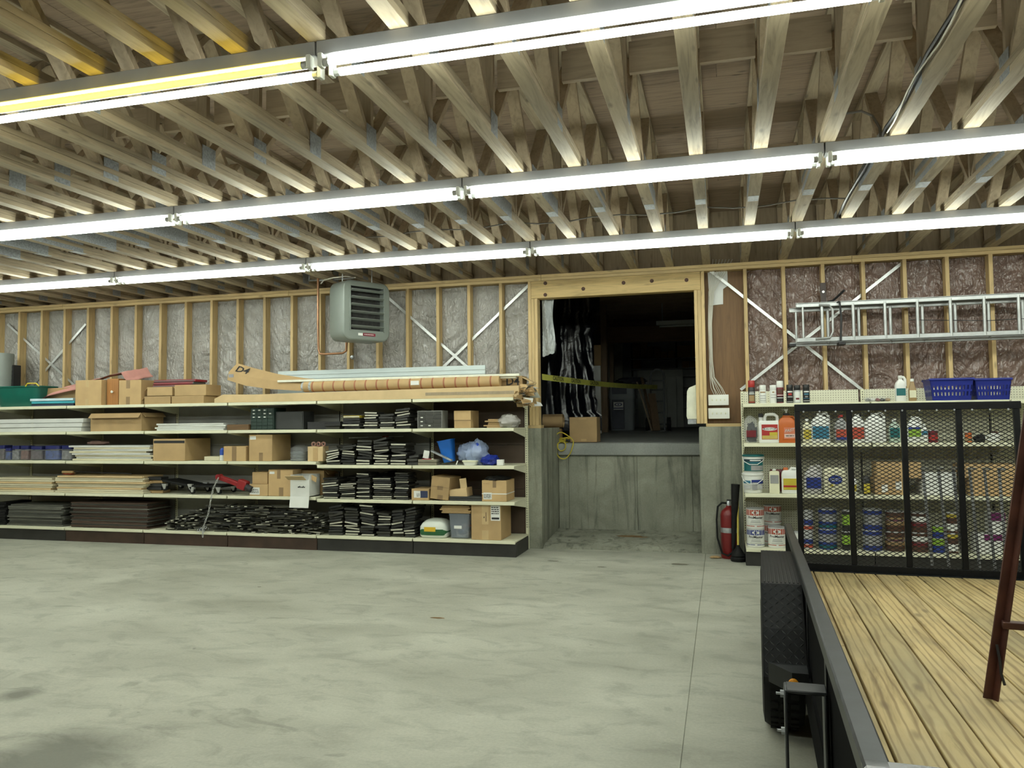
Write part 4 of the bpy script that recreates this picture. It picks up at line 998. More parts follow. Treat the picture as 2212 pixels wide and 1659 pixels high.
for k, (u, v, rz, lb) in enumerate(((395, 1045, .0, 'black furniture dolly with steel casters tilted on the shelf'), (455, 1050, .05, 'black flat furniture dolly under the red winch'))):
    q = P(u, v, 8.45); t = thing('furniture_dolly', lb, 'dolly', (q.x, 8.5, Z2L+.088))
    M = Matrix.Rotation(.16 if k == 0 else 0, 4, 'Y')
    MB().cbox(-.24, .24, -.16, .16, .03 if k == 0 else .0, .055 if k == 0 else .025, .006, M=M).build('deck', RUBBER, t)
    for sx in (-1, 1): caster(t, sx*.19, -.15, .0 if k == 0 else -.035, 1.15)
    for sx in (-1, 1): caster(t, sx*.19, .15, .0 if k == 0 else -.035, 1.15)
flats('scrap_bracket', 'dark scrap bracket lying behind the black dolly', 'scrap left of the dolly', 'bracket', 318, 350, 1030, Z2L, 8.4, .14, 5, [CARDD, INK, DG], .02, .04, seed=8)
RED = plain('winch_red', (.25, .012, .015), .45, 0, .15, 8)
q = P(503, 1041, 8.30); t = thing('chain_binder', 'dark red hoist arm lying tilted on the black dolly', 'tool', (q.x, 8.30, q.z-.06)); M = Matrix.Translation((0, 0, .06)) @ Matrix.Rotation(.30, 4, 'Y')
MB().cbox(-.2, .2, -.03, .03, -.03, .025, .006, M=M).build('arm', RED, t); MB().cbox(.08, .2, -.035, .06, -.05, .065, .01, M=M).build('head', RED, t)
MB().cyl(M @ Vector((-.2, -.035, 0)), M @ Vector((-.2, .035, 0)), .035, n=14).build('pivot', RED, t)
MB().cyl(M @ Vector((.2, 0, 0)), M @ Vector((.28, 0, -.01)), .04, n=12).build('nose', INK, t)
# hanging chain
cp = [(472, 1032), (466, 1043), (461, 1055), (458, 1066), (455, 1082), (452, 1098), (450, 1110), (443, 1128), (438, 1142), (438, 1160)]
t = thing('steel_chain', 'bright steel chain hanging from the red hoist arm over the lower shelf', 'chain', tuple(P(438, 1160, 8.24)))
P3 = [P(u, v, 8.24) for u, v in cp]; dense = []
for a, b in zip(P3[:-1], P3[1:]):
    for k in range(4): dense.append(a.lerp(b, k/4))
acc = 0; links = []; last = P3[0]
for d_ in dense+[P3[-1]]:
    if (d_-last).length >= .026 or d_ is dense[0]: links.append(d_.copy()); last = d_
for k in range(len(links)-1):
    a, b = links[k]-t.location, links[k+1]-t.location; c_ = (a+b)/2; ax = (b-a).normalized(); sd = ax.cross(Vector((0, 1, 0))).normalized() if k % 2 else Vector((0, 1, 0))
    hl = (b-a).length*.62; MB().tube([c_+ax*hl*math.cos(g_)+sd*.009*math.sin(g_) for g_ in [2*PI*i/10 for i in range(10)]], .0035, 5, closed=True).build('chain_link', STRAP, t)
for k in range(7):
    r = random.Random(k+40); c_ = P(437+r.uniform(-9, 16), 1143+r.uniform(-4, 5), 8.25)-t.location; g0 = r.uniform(0, 3)
    MB().tube([c_+Vector((.018*math.cos(g_)*math.cos(g0), .006*math.sin(g_+g0), .016*math.sin(g_))) for g_ in [2*PI*i/10 for i in range(10)]], .0035, 5, closed=True).build('chain_link', GALV, t)
carton('small tan carton stacked on the carton with a white shipping label', 545, 578, 1020, PZ(560, 1046, YI)+.002, YI+.02, .22, CARDD)
o, w, h = carton('low tan carton with a white shipping label under a smaller one', 539, 579, 1046, Z2L, YI, .26, CARD, labels=[(.02, .55, .1, .72, PAPER)])
lines(o, -w/2+.03, 0, h*.2, h*.6, 3, -.002, seed=1)
carton('upright tan carton with two dark tape strips left of the white box', 580, 632, 1015, Z2L, YI, .2, CARD, tapes=[(.36, .50, .66, 1), (.44, .62, 0, .33)], labels=[(.05, .25, .84, .93, PAPER)])
Y = 8.235; x0, x1 = PX(627, 1060, Y), PX(668, 1060, Y); w = x1-x0; zt = PZ(648, 1026, Y); zbk = Z2L+.006
t = thing('white_box', 'open white cardboard box with brown inside leaning over the shelf lip', 'box', ((x0+x1)/2, Y, zbk)); h = zt-zbk
mb = MB().box(-w/2, w/2, 0, .005, 0, h-.06, 0).box(-w/2, -w/2+.005, .005, .25, 0, h, 0).box(w/2-.005, w/2, .005, .25, 0, h, 0).box(-w/2, w/2, .245, .25, 0, h, 0).box(-w/2, w/2, .005, .245, 0, .005, 0)
mb.build('body', PAPER, t)
MB().prism([(0, h-.06), (.0, h-.056), (-.075, h-.005), (-.08, h-.01)], 0, -w/2-.03, w/2-.04).build('flap', CARDL, t)
MB().prism([(w/2, h), (w/2+.07, h-.03), (w/2+.06, h-.09), (w/2, h-.06)], 1, .05, .056).build('flap', CARD, t)
MB().prism([(-.002, 0), (-.022, -.13), (-.018, -.13), (.002, 0)], 0, -w/2, w/2).build('flap', PAPER, t)
mt_ = MB()
for k, (a_, b_) in enumerate(((-.045, .022), (-.03, .03), (-.012, .02), (.006, .016), (.018, .03), (.036, .018))): mt_.box(a_+.02, a_+.034, -.0016, -.0004, h*.44-.008, h*.44-.008+b_*.7, 0, Matrix(((1, 0, .35, -.35*h*.44), (0, 1, 0, 0), (0, 0, 1, 0), (0, 0, 0, 1))))
mt_.build('print', INK, t)
carton('open brown carton behind the white box', 640, 700, 1016, Z2L, 8.52, .28, CARDD, open_top=True)
# ---- base, left part
GP = plain('grey_black_panel', (.10, .10, .085), .55, 0, .2, 6, rnd=.5); BP = plain('brown_panel', (.095, .058, .042), .55, 0, .2, 6, rnd=.5)
flats('black_board', 'black panel at the end of the bottom shelf beside the grey stack', 'black panels beside the grey stack', 'board', -12, 10, 1085, ZB, YI, .4, 9, RUBBER, .01, .03, seed=10)
flats('grey_board', 'thin grey black metal panel in the stack left of the brown panels', 'grey panels on the bottom shelf', 'board', 14, 136, 1090, ZB, YI, .40, 13, GP, .018, .02, seed=11)
flats('brown_board', 'dark brown metal panel in the tall stack on the bottom shelf', 'brown panels on the bottom shelf', 'board', 150, 322, 1086, ZB, YI, .42, 19, [BP, BP, GP], .012, .02, seed=12)
ST = [plain('strip_dark', (.04, .04, .035), .5, 0, .3, 9, rnd=.4), plain('strip_olive', (.085, .083, .064), .5, 0, .3, 9, rnd=.3)]
STM = plain('mid_edge', (.16, .155, .12), .5, 0, .2, 9)
PE = plain('pale_edge', (.50, .49, .40), .5, 0, .1, 9)
r = random.Random(21); xa, xb = PX(352, 1140, YI), PX(703, 1150, YI)
hm = {}
def foot(cx_, cy_, l, w_, rz):
    ca, sa = math.cos(rz), math.sin(rz); out = set(); n1 = int(l/.012)+2
    for i in range(n1):
        for j_ in range(5):
            a_ = -l/2+l*i/(n1-1); b_ = -w_/2+w_*j_/4; out.add((int((cx_+a_*ca-b_*sa+20)/.014), int((cy_+a_*sa+b_*ca)/.014)))
    return out
ns = 0
for k in range(6000):
    if ns > 292: break
    f = r.random(); x = xa+(xb-xa)*f; top = .33*min(1, .30+2.2*f)*(1 if f < .82 else (1-f)/.18*.5+.5)
    wv_ = r.uniform(.032, .055)
    if k % 5 < 2: rz = PI/2+r.uniform(-.4, .4); l = r.uniform(.18, .26)
    else: rz = r.uniform(-.35, .35); l = r.uniform(.16, .34)
    tl = r.uniform(-.012, .012) if k < 60 else r.uniform(-.035, .035); rol = r.uniform(-.05, .05)
    up = abs(math.sin(tl))*l/2+abs(math.sin(rol))*wv_/2+.0072; hx = abs(math.cos(rz))*l/2+.02; hy = abs(math.sin(rz))*l/2+abs(math.cos(rz))*wv_/2
    best = None
    for _ in range(14):
        f = r.random(); x_ = max(xa+hx, min(xb-hx, xa+(xb-xa)*f)); y_ = 8.285+hy+r.uniform(.0, max(.005, .20-2*hy)); g_ = foot(x_, y_, l, wv_, rz); hh_ = max(hm.get(q_, ZB) for q_ in g_)
        tp_ = .33*min(1, .30+2.2*f)*(1 if f < .82 else (1-f)/.18*.5+.5); sc = (hh_-ZB)/tp_
        if best is None or sc < best[0]: best = (sc, x_, y_, g_, hh_, tp_)
    _, x, yc, ft_, h0, top = best
    if h0+2*up > ZB+min(top, .385): continue
    ns += 1
    for q_ in ft_: hm[q_] = h0+2*up+.0003
    o = MB().cbox(-l/2, l/2, -wv_/2, wv_/2, -.007, .007, .002).build('dark_strip', ST[r.randrange(2)], None, False)
    o.location = (x, yc, h0+up); o.rotation_euler = (rol, tl, rz)
    tag(o, 'dark flat strip in the loose heap on the bottom shelf', 'strip', 'dark strips heaped on the bottom shelf')
    if r.random() < .6: MB().cbox(-l/2-.003, -l/2+.002, -wv_/2+.001, wv_/2-.001, -.005, .005, .0005).build('end_edge', PE if r.random() < .55 else STM, o)
    elif r.random() < .5: MB().cbox(-l/2+.004, l/2-.004, -wv_/2-.002, -wv_/2+.001, -.005, .005, .0005).build('side_edge', PE if r.random() < .3 else STM, o)
# ---- stacks of dark flat cases
CM = [plain('case_black', (.014, .014, .014), .45, 0, .3, 12), plain('case_grey', (.035, .035, .032), .5, 0, .25, 12), plain('case_olive', (.03, .029, .022), .5, 0, .25, 12)]
def cases(u0, u1, vt, z, Y, n, lab, grp, tilt=0, seed=0, top=None, pale=.35, jt=.05):
    r = random.Random(seed); x0, x1 = PX(u0, vt+20, Y), PX(u1, vt+20, Y); w = x1-x0; zt = PZ((u0+u1)/2, vt, Y)
    t = (zt-z)/n
    for k in range(n):
        a = tilt*min(1, k/max(1, n*.4))+r.uniform(-jt, jt)*(k > 1); ww = w*r.uniform(.84, .97); dd = r.uniform(.2, .3)
        o = MB().cbox(-ww/2, ww/2, 0, dd, 0, t*.86, min(.003, t*.2)).build('flat_case', (top if (top and k >= n-1) else CM[r.randrange(3)]), None, False)
        lift = abs(math.sin(a))*ww/2
        o.location = ((x0+x1)/2+r.uniform(-.012, .012), Y+r.uniform(0, .04), z+k*t+lift*.25+.0005); o.rotation_euler = (0, -a, r.uniform(-.06, .06)); tag(o, lab, 'case', grp)
        if r.random() < pale+.25:
            MB().cbox(-ww/2+.003, ww/2-.003, -.003, .002, t*.16, t*.66, .0008).build('pale_edge', PE if r.random() < pale/(pale+.25) else MAT['case_grey'], o)
YEL = plain('case_yellow', (.45, .34, .03), .5)
l4 = 'dark flat case in the short stacks beside the parts cabinet'; g4 = 'flat cases beside the parts cabinet'
cases(700, 735, 914, Z4, YI+.05, 2, l4, g4, seed=31, pale=.1); cases(738, 778, 897, Z4, YI, 5, l4, g4, .0, 32, YEL, .2); cases(783, 814, 889, Z4, YI, 7, l4, g4, 0, 33, pale=.5); cases(817, 850, 894, Z4, YI, 6, l4, g4, .03, 34, pale=.5); cases(852, 884, 882, Z4, YI, 8, l4, g4, .14, 35, pale=.4)
l3 = 'dark flat case in the heap on the shelf with the blue tub'; g3 = 'flat cases heaped on the blue tub shelf'
for k, (a, b, vt, n, tl) in enumerate(((702, 733, 972, 6, .12), (735, 766, 962, 8, .05), (768, 802, 950, 9, -.12), (804, 838, 948, 10, .14), (841, 877, 957, 8, -.06), (879, 903, 983, 3, .05))): cases(a, b, vt, Z3R, YI, n, l3, g3, tl, 40+k, pale=.45, jt=.16)
cases(724, 760, 960, Z3R, YI+.28, 7, l3, g3, .1, 47, pale=.1); cases(790, 835, 955, Z3R, YI+.3, 8, l3, g3, 0, 48, pale=.1)
l2 = 'dark flat case in the neat stacks left of the small labelled carton'; g2 = 'flat cases left of the labelled carton'
for k, (a, b, vt, n, tl) in enumerate(((693, 729, 1032, 9, .06), (731, 766, 1044, 8, .05), (768, 799, 1022, 13, 0), (802, 845, 1032, 11, .02), (849, 881, 1021, 13, 0))): cases(a, b, vt, Z2R, YI, n, l2, g2, tl, 50+k, pale=.4)
cases(735, 768, 1030, Z2R, YI+.28, 9, l2, g2, .0, 56, pale=.1); cases(800, 838, 1022, Z2R, YI+.28, 11, l2, g2, .15, 57, pale=.1)
l1 = 'dark flat case in the leaning stacks left of the white and green sack'; g1 = 'flat cases left of the sack'
for k, (a, b, vt, n, tl) in enumerate(((708, 740, 1092, 11, .12), (742, 774, 1097, 10, -.05), (776, 808, 1090, 12, -.10), (811, 842, 1108, 9, .0), (845, 872, 1102, 9, .16), (872, 897, 1098, 11, .2))): cases(a, b, vt, ZB, YI, n, l1, g1, tl, 60+k, pale=.22, jt=.1)
# silver rod over the heap
a, b = P(754, 946, 8.55), P(871, 942, 8.55); t = thing('marking_rod', 'thin silver rod with a red band lying over the heaped cases', 'rod', (a.x, a.y, a.z-.006))
MB().cyl((0, 0, .006), b-a+Vector((0, 0, .006)), .007, n=8).build('shaft', GALV, t); MB().cyl((b-a)*.62+Vector((0, 0, .006)), (b-a)*.74+Vector((0, 0, .006)), .008, n=8).build('red_band', plain('band_red', (.30, .06, .04), .5), t)
# ---- third level, right part
BLU = plain('tub_blue', (.01, .13, .52), .4, 0, .06, 5)
q = P(969, 990, 8.42); t = thing('blue_tub', 'blue plastic tub tilted beside clear bags', 'tub', (q.x, 8.46, Z3R+.03)); h = PZ(969, 950, 8.42)-Z3R-.03
mb = MB().sqlathe([(.06, .06, 0), (.09, .085, h*.97), (.097, .09, h*.97), (.097, .09, h), (.085, .08, h), (.058, .055, .012)], 22, p=5)
mb.build('body', BLU, t); t.rotation_euler = (0, -.18, 0)
q = P(1003, 975, 8.38); tag(MB().blob((q.x, 8.5, Z3R+.05), .12, .12, .11, .25, 2.6, 11, 26, 16).build('plastic_bag', CLB), 'clear bluish plastic bag next to the blue tub', 'bag')
q = P(1026, 975, 8.36); t = thing('plastic_bag', 'clear plastic bag stuffed with blue and white wrappers', 'bag', (q.x, 8.46, Z3R))
MB().blob((0, 0, 0), .135, .13, .155, .22, 2.4, 12, 26, 16).build('bag', CLB, t); MB().blob((-.02, -.03, .10), .08, .06, .07, .3, 3, 13, 18, 12).build('contents', plain('wrap_white', (.6, .66, .75), .5), t); MB().blob((.0, -.05, .17), .07, .05, .045, .3, 3, 14, 16, 10).build('contents', plain('wrap_blue', (.03, .08, .5), .4), t)
q = P(1055, 992, 8.36); tag(MB().blob((q.x, 8.42, Z3R), .11, .1, .062, .28, 3, 15, 24, 12).build('blue_bag', plain('bag_royal_blue', (.008, .025, .26), .35)), 'crumpled royal blue bag on the shelf end', 'bag')
q = P(1014, 996, 8.32); t = thing('food_tub', 'small white lidded food tub in front of the clear bags', 'tub', (q.x, 8.36, Z3R)); MB().sqlathe([(.065, .05, 0), (.08, .06, .038)], 20, p=5).build('body', WHITE, t); MB().sqlathe([(.088, .066, .038), (.088, .066, .05), (.08, .06, .056)], 20, p=5).build('lid', CREAM, t)
carton('tiny white carton with a wire beside the blue bag', 1073, 1087, 993, Z3R, 8.33, .05, PAPER, name='small_box')
a, b = P(932, 976, 8.38), P(976, 997, 8.33); dv = b-a; M = dv.to_track_quat('X', 'Z').to_matrix().to_4x4()
o = MB().cbox(0, dv.length, -.02, .02, -.01, .01, .002, M=M).build('metal_channel', GALV, None, False); o.location = a+Vector((0, 0, .012)); tag(o, 'grey metal channel leaning against the dark cases', 'channel')
t = thing('screwdriver', 'red handled screwdriver with a cream tip under the white tag', 'tool', (PX(923, 990, 8.33), 8.36, Z3R+.045)); MB().cyl((-.07, 0, .012), (.04, 0, .014), .014, n=10).build('handle', BR, t); MB().blob((.055, 0, .0), .02, .016, .016, .1, 2, 1, 10, 8).build('cap', CREAM, t)
flats('rag_pile', 'flat grey folded rag under the red screwdriver', 'rags under the screwdriver', 'rag', 902, 943, 992, Z3R, 8.32, .16, 2, plain('rag_grey', (.22, .20, .15), .9), .01, .02)
q = P(917, 979, 8.34); t = thing('paper_tag', 'white paper tag standing on the dark cases', 'tag', (q.x, 8.37, Z3R+.075)); M = Matrix.Rotation(.2, 4, 'Y'); MB().box(-.035, .035, 0, .003, 0, .09, M=M).build('paper', PAPER, t)
t = thing('white_marker', 'short white marker pen leaning in front of the blue tub', 'pen', (PX(985, 997, 8.32), 8.33, Z3R)); MB().cyl((0, 0, .008), (.014, .01, .05), .007, n=8).build('body', WHITE, t); MB().cyl((.014, .01, .05), (.017, .012, .06), .005, n=8).build('cap', INK, t)
# ---- second level, right part
o, w, h = carton('small tan carton with a blue and white label on its end', 889, 926, 1056, Z2R, 8.31, .3, CARD, labels=[(.14, .52, .22, .82, PAPER), (.52, .94, .22, .82, plain('label_navy', (.025, .035, .09), .6))])
lines(o, -w/2+.3*w, -w/2+.48*w, h*.3, h*.6, 3, -.002, seed=3)
o, w, h = carton('battered tan carton tilted to one side with dark tape', 928, 968, 1030, Z2R+.012, 8.32, .34, CARDD, tapes=[(.36, .66, .42, .60), (.40, .70, 0, .2), (0, 1, .54, .56)]); o.rotation_euler = (0, .10, -.05)
o, w, h = carton('small open yellowish carton with a raised flap right of the tilted carton', 972, 1010, 1056, Z2R+.02, 8.34, .2, CARDL); o.rotation_euler = (0, -.12, 0)
MB().box(w*.15, w*.52, .01, .02, h, h+.11).build('flap', CARDL, o)
flats('scrap_tool', 'dark flat tool under the small yellowish carton', 'flat tools under the cartons', 'tool', 965, 1038, 1072, Z2R, 8.33, .2, 2, DG, .03, .03, seed=15)
o, w, h = carton('tan carton with a white strap and label beside the shelf end', 1041, 1094, 1038, Z2R, 8.31, .34, CARD, tapes=[(.44, .58, .66, 1.0)], labels=[(.06, .40, .10, .42, PAPER)], open_top=False)
MB().box(-w/2-.001, w/2+.001, -.0015, .341, h*.34, h*.385).build('strap', PAPER, o); lines(o, -w/2+.08*w, -w/2+.36*w, h*.14, h*.36, 3, -.0025, seed=4)
MB().blob((.0, .15, h-.01), w*.5, .16, .03, .3, 4, 16, 22, 8).build('contents', RUBBER, o)
lines(o, -w/2+.05*w, -w/2+.3*w, h*.80, h*.90, 1, -.0008, CARDD, 6)
# ---- base, right part
q = P(934, 1158, 8.32); t = thing('fertilizer_sack', 'white and green sack with a yellow patch lying on the bottom shelf', 'sack', (q.x, 8.46, ZB)); w = (PX(964, 1140, 8.32)-PX(904, 1140, 8.32))/2
MB().sqlathe([(w*.88, .13, 0), (w*.99, .15, .025), (w, .155, .07), (w*.98, .153, .125), (w*.84, .135, .165), (w*.6, .10, .195), (w*.3, .05, .208)], 26, p=5).build('sack', plain('sack_white', (.66, .70, .64), .4, 0, .06, 8), t)
MB().sqlathe([(w*.975, .1525, .032), (w*1.004, .158, .07), (w*.975, .1545, .10)], 26, p=5).build('green_band', plain('sack_green', (.025, .12, .045), .4), t)
MB().box(-w*.55, w*.25, -.1605, -.150, .075, .125).build('yellow_patch', plain('sack_yellow', (.70, .45, .03), .5), t)
Y = 8.33; x0, x1 = PX(968, 1140, Y), PX(1015, 1140, Y); w = (x1-x0)/2; h = PZ(990, 1110, Y)-ZB
t = thing('clear_bin', 'clear grey plastic bin of coiled cords under brown envelopes', 'bin', ((x0+x1)/2, Y+.15, ZB))
MB().sqlathe([(w*.84, .12, 0), (w*.88, .135, .01), (w, .15, h-.02), (w*1.03, .157, h-.02), (w*1.03, .157, h)], 26, p=7).build('body', clear_mat('bin_clear', (.30, .34, .40), .55), t)
for k in range(5):
    r = random.Random(k); R = .05+.02*r.random(); MB().tube([(R*math.cos(a_)-.03+.06*r.random(), -.05+.03*k+.3*R*math.sin(a_), .06+.03*k*.5+.6*R*math.sin(a_+k)) for a_ in [2*PI*i/16 for i in range(16)]], .008, 6, closed=True).build('cord', [PAPER, plain('cord_blue', (.05, .2, .45), .5), plain('cord_red', (.45, .08, .07), .5)][k % 3], t)
MB().box(-.06, .03, -.146, -.140, h*.40, h*.52).build('label', PAPER, t)
flats('envelope', 'brown padded envelope stacked on the clear plastic bin', 'envelopes on the clear bin', 'envelope', 952, 1015, 1093, ZB+h+.003, 8.33, .3, 5, CARD, .02, .02, seed=17)
o, w, h = carton('big tan carton with a white shipping label on the bottom shelf', 1018, 1082, 1090, ZB, 8.31, .42, CARD, tapes=[(.36, .58, .44, 1.0), (.36, .58, 0, .27)], labels=[(.66, .97, .55, .98, PAPER)], tmat=TAPEC)
lines(o, -w/2+.68*w, -w/2+.93*w, h*.72, h*.95, 4, -.0025, seed=5); MB().box(-w/2+.69*w, -w/2+.94*w, -.0028, -.0015, h*.585, h*.64).build('barcode', INK, o)
MB().box(-.02*w, .02*w, -.002, -.0008, h*.52, h*.78).build('print', TAPE, o); MB().prism([(-.09*w, h*.62), (-.05*w, h*.62), (-.06*w, h*.68)], 1, -.002, -.0008).build('print', INK, o)
# ================================================================ things on the pegboard shelving
R1, R2, R3, RB_ = 1.6545, 1.2485, .7355, .1805
YG = 8.36
def wrap_text(mb, s_, size, R, z, m=0, ang=0, off=.0008):
    return text_on(mb, s_, size, lambda x, y: Vector(((R+off)*math.sin(x/R+ang), -(R+off)*math.cos(x/R+ang), z+y)), m)
def band(par, nm, mt, R, z0, z1, a0=-PI, a1=PI, off=.0006, n=24):
    full = a1-a0 > 6.2; mb = MB(); k = n
    vs = [((R+off)*math.sin(a0+(a1-a0)*i/k), -(R+off)*math.cos(a0+(a1-a0)*i/k), z) for z in (z0, z1) for i in range(k+1)]
    mb.add(vs, [(i, i+1, i+k+2, i+k+1) for i in range(k)]); return mb.build(nm, mt, par)
def ph(v, u, Y, z): return PZ(u, v, Y)-z
def col(n_, c_, r_=.4): return plain('paint_'+n_, c_, r_, 0, .06, 8)
K = dict(red=(.55, .035, .03), white=(.74, .75, .72), black=(.015, .015, .016), blue=(.02, .05, .32), orange=(.72, .17, .03), yellow=(.72, .58, .06), green=(.08, .30, .06), lime=(.35, .60, .06), purple=(.22, .02, .16), brown=(.12, .05, .03), grey=(.3, .3, .3), teal=(.01, .17, .18), sky=(.05, .25, .40), maroon=(.22, .02, .03), tan=(.45, .30, .14), silver=(.45, .46, .47), redorange=(.62, .10, .05), cream=(.68, .66, .48))
K = {k_: (v_ if k_ in ('white', 'cream', 'black', 'grey', 'silver') else tuple(x_*.68 for x_ in v_)) for k_, v_ in K.items()}
def c(n_, r_=.4): return col(n_, K[n_], r_)
# spray cans
def spray(u, vt, capc, bodyc, bands, label, R=.034):
    q = P(u, 868, YG); h = ph(vt, u, YG, R1); t = thing('spray_can', label, 'spray can', (q.x, YG, R1))
    MB().lathe([(R*.93, 0), (R, .004), (R, h*.68), (R*.96, h*.70), (R*.85, h*.715)], 22).build('can', c(bodyc, .35), t)
    MB().lathe([(R*.90, h*.70), (R*.95, h*.715), (R*.94, h*.985), (R*.88, h)], 20).build('cap', c(capc, .45), t)
    for k, (m_, z0, z1, a_) in enumerate(bands): band(t, 'print', c(m_), R, h*z0, h*z1, -a_, a_, .0006+.0004*k)
spray(1624, 822, 'red', 'black', [('tan', .10, .36, .9), ('white', .40, .44, .8), ('white', .47, .50, .7), ('redorange', .04, .08, 1)], 'tall black spray can with a bright red cap', .035)
spray(1648, 832, 'white', 'white', [('tan', .57, .64, .8), ('grey', .40, .43, .8), ('grey', .26, .29, .8), ('grey', .14, .16, .8)], 'white spray can with a tan band beside the red capped one')
spray(1670.5, 832, 'white', 'white', [('tan', .57, .64, .3), ('grey', .44, .47, .8), ('grey', .3, .33, .8)], 'white spray can next to the maroon can')
spray(1685.5, 823, 'white', 'maroon', [('black', .05, .30, 1.3), ('white', .34, .37, 1.2), ('white', .22, .25, 1.2), ('brown', .42, .62, .8)], 'tall maroon spray can with a white cap')
spray(1706.5, 831, 'black', 'black', [('white', .58, .64, .8), ('red', .42, .53, .5), ('grey', .30, .36, .8), ('grey', .05, .09, 1)], 'black spray can with a red spot')
spray(1722.5, 832, 'black', 'silver', [('white', .05, .62, 1.2), ('maroon', .18, .28, .5)], 'silver spray can with a white label between two black cans')
spray(1742, 831, 'black', 'black', [('white', .58, .64, .8), ('sky', .44, .51, .7), ('grey', .30, .36, .4), ('sky', .22, .25, 1), ('grey', .08, .13, 1)], 'black spray can with pale blue print at the end of the row')
# wrapped goods, bottles and baskets on the top shelf
q = P(1897, 868, YG); t = thing('wrapped_bundle', 'clear wrapped bundle of small goods on the pegboard top shelf', 'bundle', (q.x, YG+.03, R1)); MB().blob((0, 0, 0), .13, .07, .03, .3, 3, 22, 22, 10).build('wrap', CLR, t)
for k in range(5): MB().blob((-.09+.045*k, -.01, .002), .025, .03, .018, .3, 3, k, 10, 8).build('contents', [c('grey'), c('white'), c('maroon'), c('black'), c('tan')][k], t)
def bottle(name, label, u, vt, z, prof, bodym, cap=None, capz=.9, lab=None, lz=(.2, .55), Y=YG, w=None, sy=.6, p=3.2, cat='bottle', R=None, handle=False, txt=None, tm=None, ts=.02, lab2=None, lz2=None):
    q = P(u, vt+30, Y); h = ph(vt, u, Y, z); t = thing(name, label, cat, (q.x, Y+.02, z)); w = w/2
    pr = [(a*w, max(a*w*sy, .01), b_*h) for a, b_ in prof]; MB().sqlathe(pr, 26, p=p).build('body', bodym, t)
    if cap is not None: r_ = max(prof[-1][0]*w*1.15, .012); MB().lathe([(r_, h*capz), (r_, h*.985), (r_*.8, h)], 16).build('cap', cap, t)
    for kq, (lb_, lq) in enumerate(((lab, lz), (lab2, lz2))):
        if lb_ is None: continue
        yy = -max(max(a for a, b_ in prof)*w*sy, .01); MB().cbox(-w*.82, w*.82, yy-.0025-.0012*kq, yy+.01, h*lq[0], h*lq[1], .002).build('label', lb_, t)
    if txt:
        yy = -max(max(a for a, b_ in prof)*w*sy, .01)-.0052
        for s_, zz, sz, tm_ in txt:
            m_ = MB(); text_on(m_, s_, sz, lambda x, y: Vector((x, yy, h*zz+y))); m_.build('lettering', tm_, t)
    if handle:
        hx = w*.86; MB().tube([(w*.30, 0, h*.93), (w*.62, 0, h*.93), (hx, 0, h*.84), (hx, 0, h*.66), (w*.9, 0, h*.58)], .014, 8).build('handle', bodym, t)
    return t
BOT = [(.9, 0), (1, .03), (1, .62), (.85, .72), (.45, .82), (.35, .84), (.35, .92)]
JUG = [(.92, 0), (1, .02), (1, .55), (.94, .66), (.55, .82), (.32, .88), (.32, .93)]
TJ = [(.94, 0), (1, .02), (1, .70), (.97, .78), (.88, .85), (.72, .90)]
bottle('bleach_bottle', 'white bottle with a green label left of the syrup bottle', 1946, 811, R1, BOT, c('white'), c('white'), .9, c('teal'), (.22, .5), w=.10, handle=True)
bottle('syrup_bottle', 'slim amber bottle with a white cap left of the blue baskets', 1972, 818, R1, [(.85, 0), (1, .03), (1, .5), (.8, .62), (.5, .8), (.42, .9)], c('tan'), c('white'), .88, c('cream'), (.15, .48), w=.072)
BLK = plain('basket_blue', (.008, .018, .21), .35, 0, .08, 6)
def basket(label, u0, u1, Y=8.34):
    x0, x1 = PX(u0, 840, Y), PX(u1, 840, Y); w = (x1-x0)/2; h = ph(819, (u0+u1)/2, Y, R1); t = thing('shopping_basket', label, 'basket', ((x0+x1)/2, Y+.14, R1)); d = .14
    def wall(nm, fn, nx, nr):
        # lattice wall with two rows of slots
        mb = MB(); cuts = [0, .22, .42, .52, .72, .88, 1]
        def q4(a0, a1, b0, b1):
            pts = [fn(a, b_, o_) for o_ in (0, .006) for a, b_ in ((a0, b0), (a1, b0), (a1, b1), (a0, b1))]; mb.add(pts, [(0, 1, 2, 3), (7, 6, 5, 4), (0, 4, 5, 1), (1, 5, 6, 2), (2, 6, 7, 3), (3, 7, 4, 0)])
        for r0, r1_, slot in ((0, .22, 0), (.22, .42, 1), (.42, .52, 0), (.52, .72, 1), (.72, 1, 0)):
            if not slot: q4(0, 1, r0, r1_)
            else:
                for i in range(nx): q4(i/nx, (i+.55)/nx, r0, r1_)
                q4((nx-.2)/nx, 1, r0, r1_)
        mb.build(nm, BLK, t)
    tp = 1.0; bt = .88
    wall('side', lambda a, b_, o_: Vector(((-1+2*a)*w*(bt+(tp-bt)*b_), -d*(bt+(tp-bt)*b_)+o_, b_*h)), 11, 2)
    wall('side', lambda a, b_, o_: Vector(((-1+2*a)*w*(bt+(tp-bt)*b_), d*(bt+(tp-bt)*b_)-o_, b_*h)), 11, 2)
    for sx in (-1, 1): wall('end', lambda a, b_, o_, sx=sx: Vector((sx*(w*(bt+(tp-bt)*b_)-o_), (-1+2*a)*d*(bt+(tp-bt)*b_), b_*h)), 6, 2)
    MB().cbox(-w*bt, w*bt, -d*bt, d*bt, 0, .006, .001).build('bottom', BLK, t)
    MB().tube([(w*1.01*math.copysign(1, a), d*1.01*math.copysign(1, b_), h) for a, b_ in ((1, 1), (-1, 1), (-1, -1), (1, -1))], .012, 8, closed=True).build('rim', BLK, t)
    MB().tube([(-w*.8, d*.9, h+.008), (-w*.5, d*.95, h+.01), (w*.5, d*.95, h+.01), (w*.8, d*.9, h+.008)], .006, 6).build('handle', BLK, t)
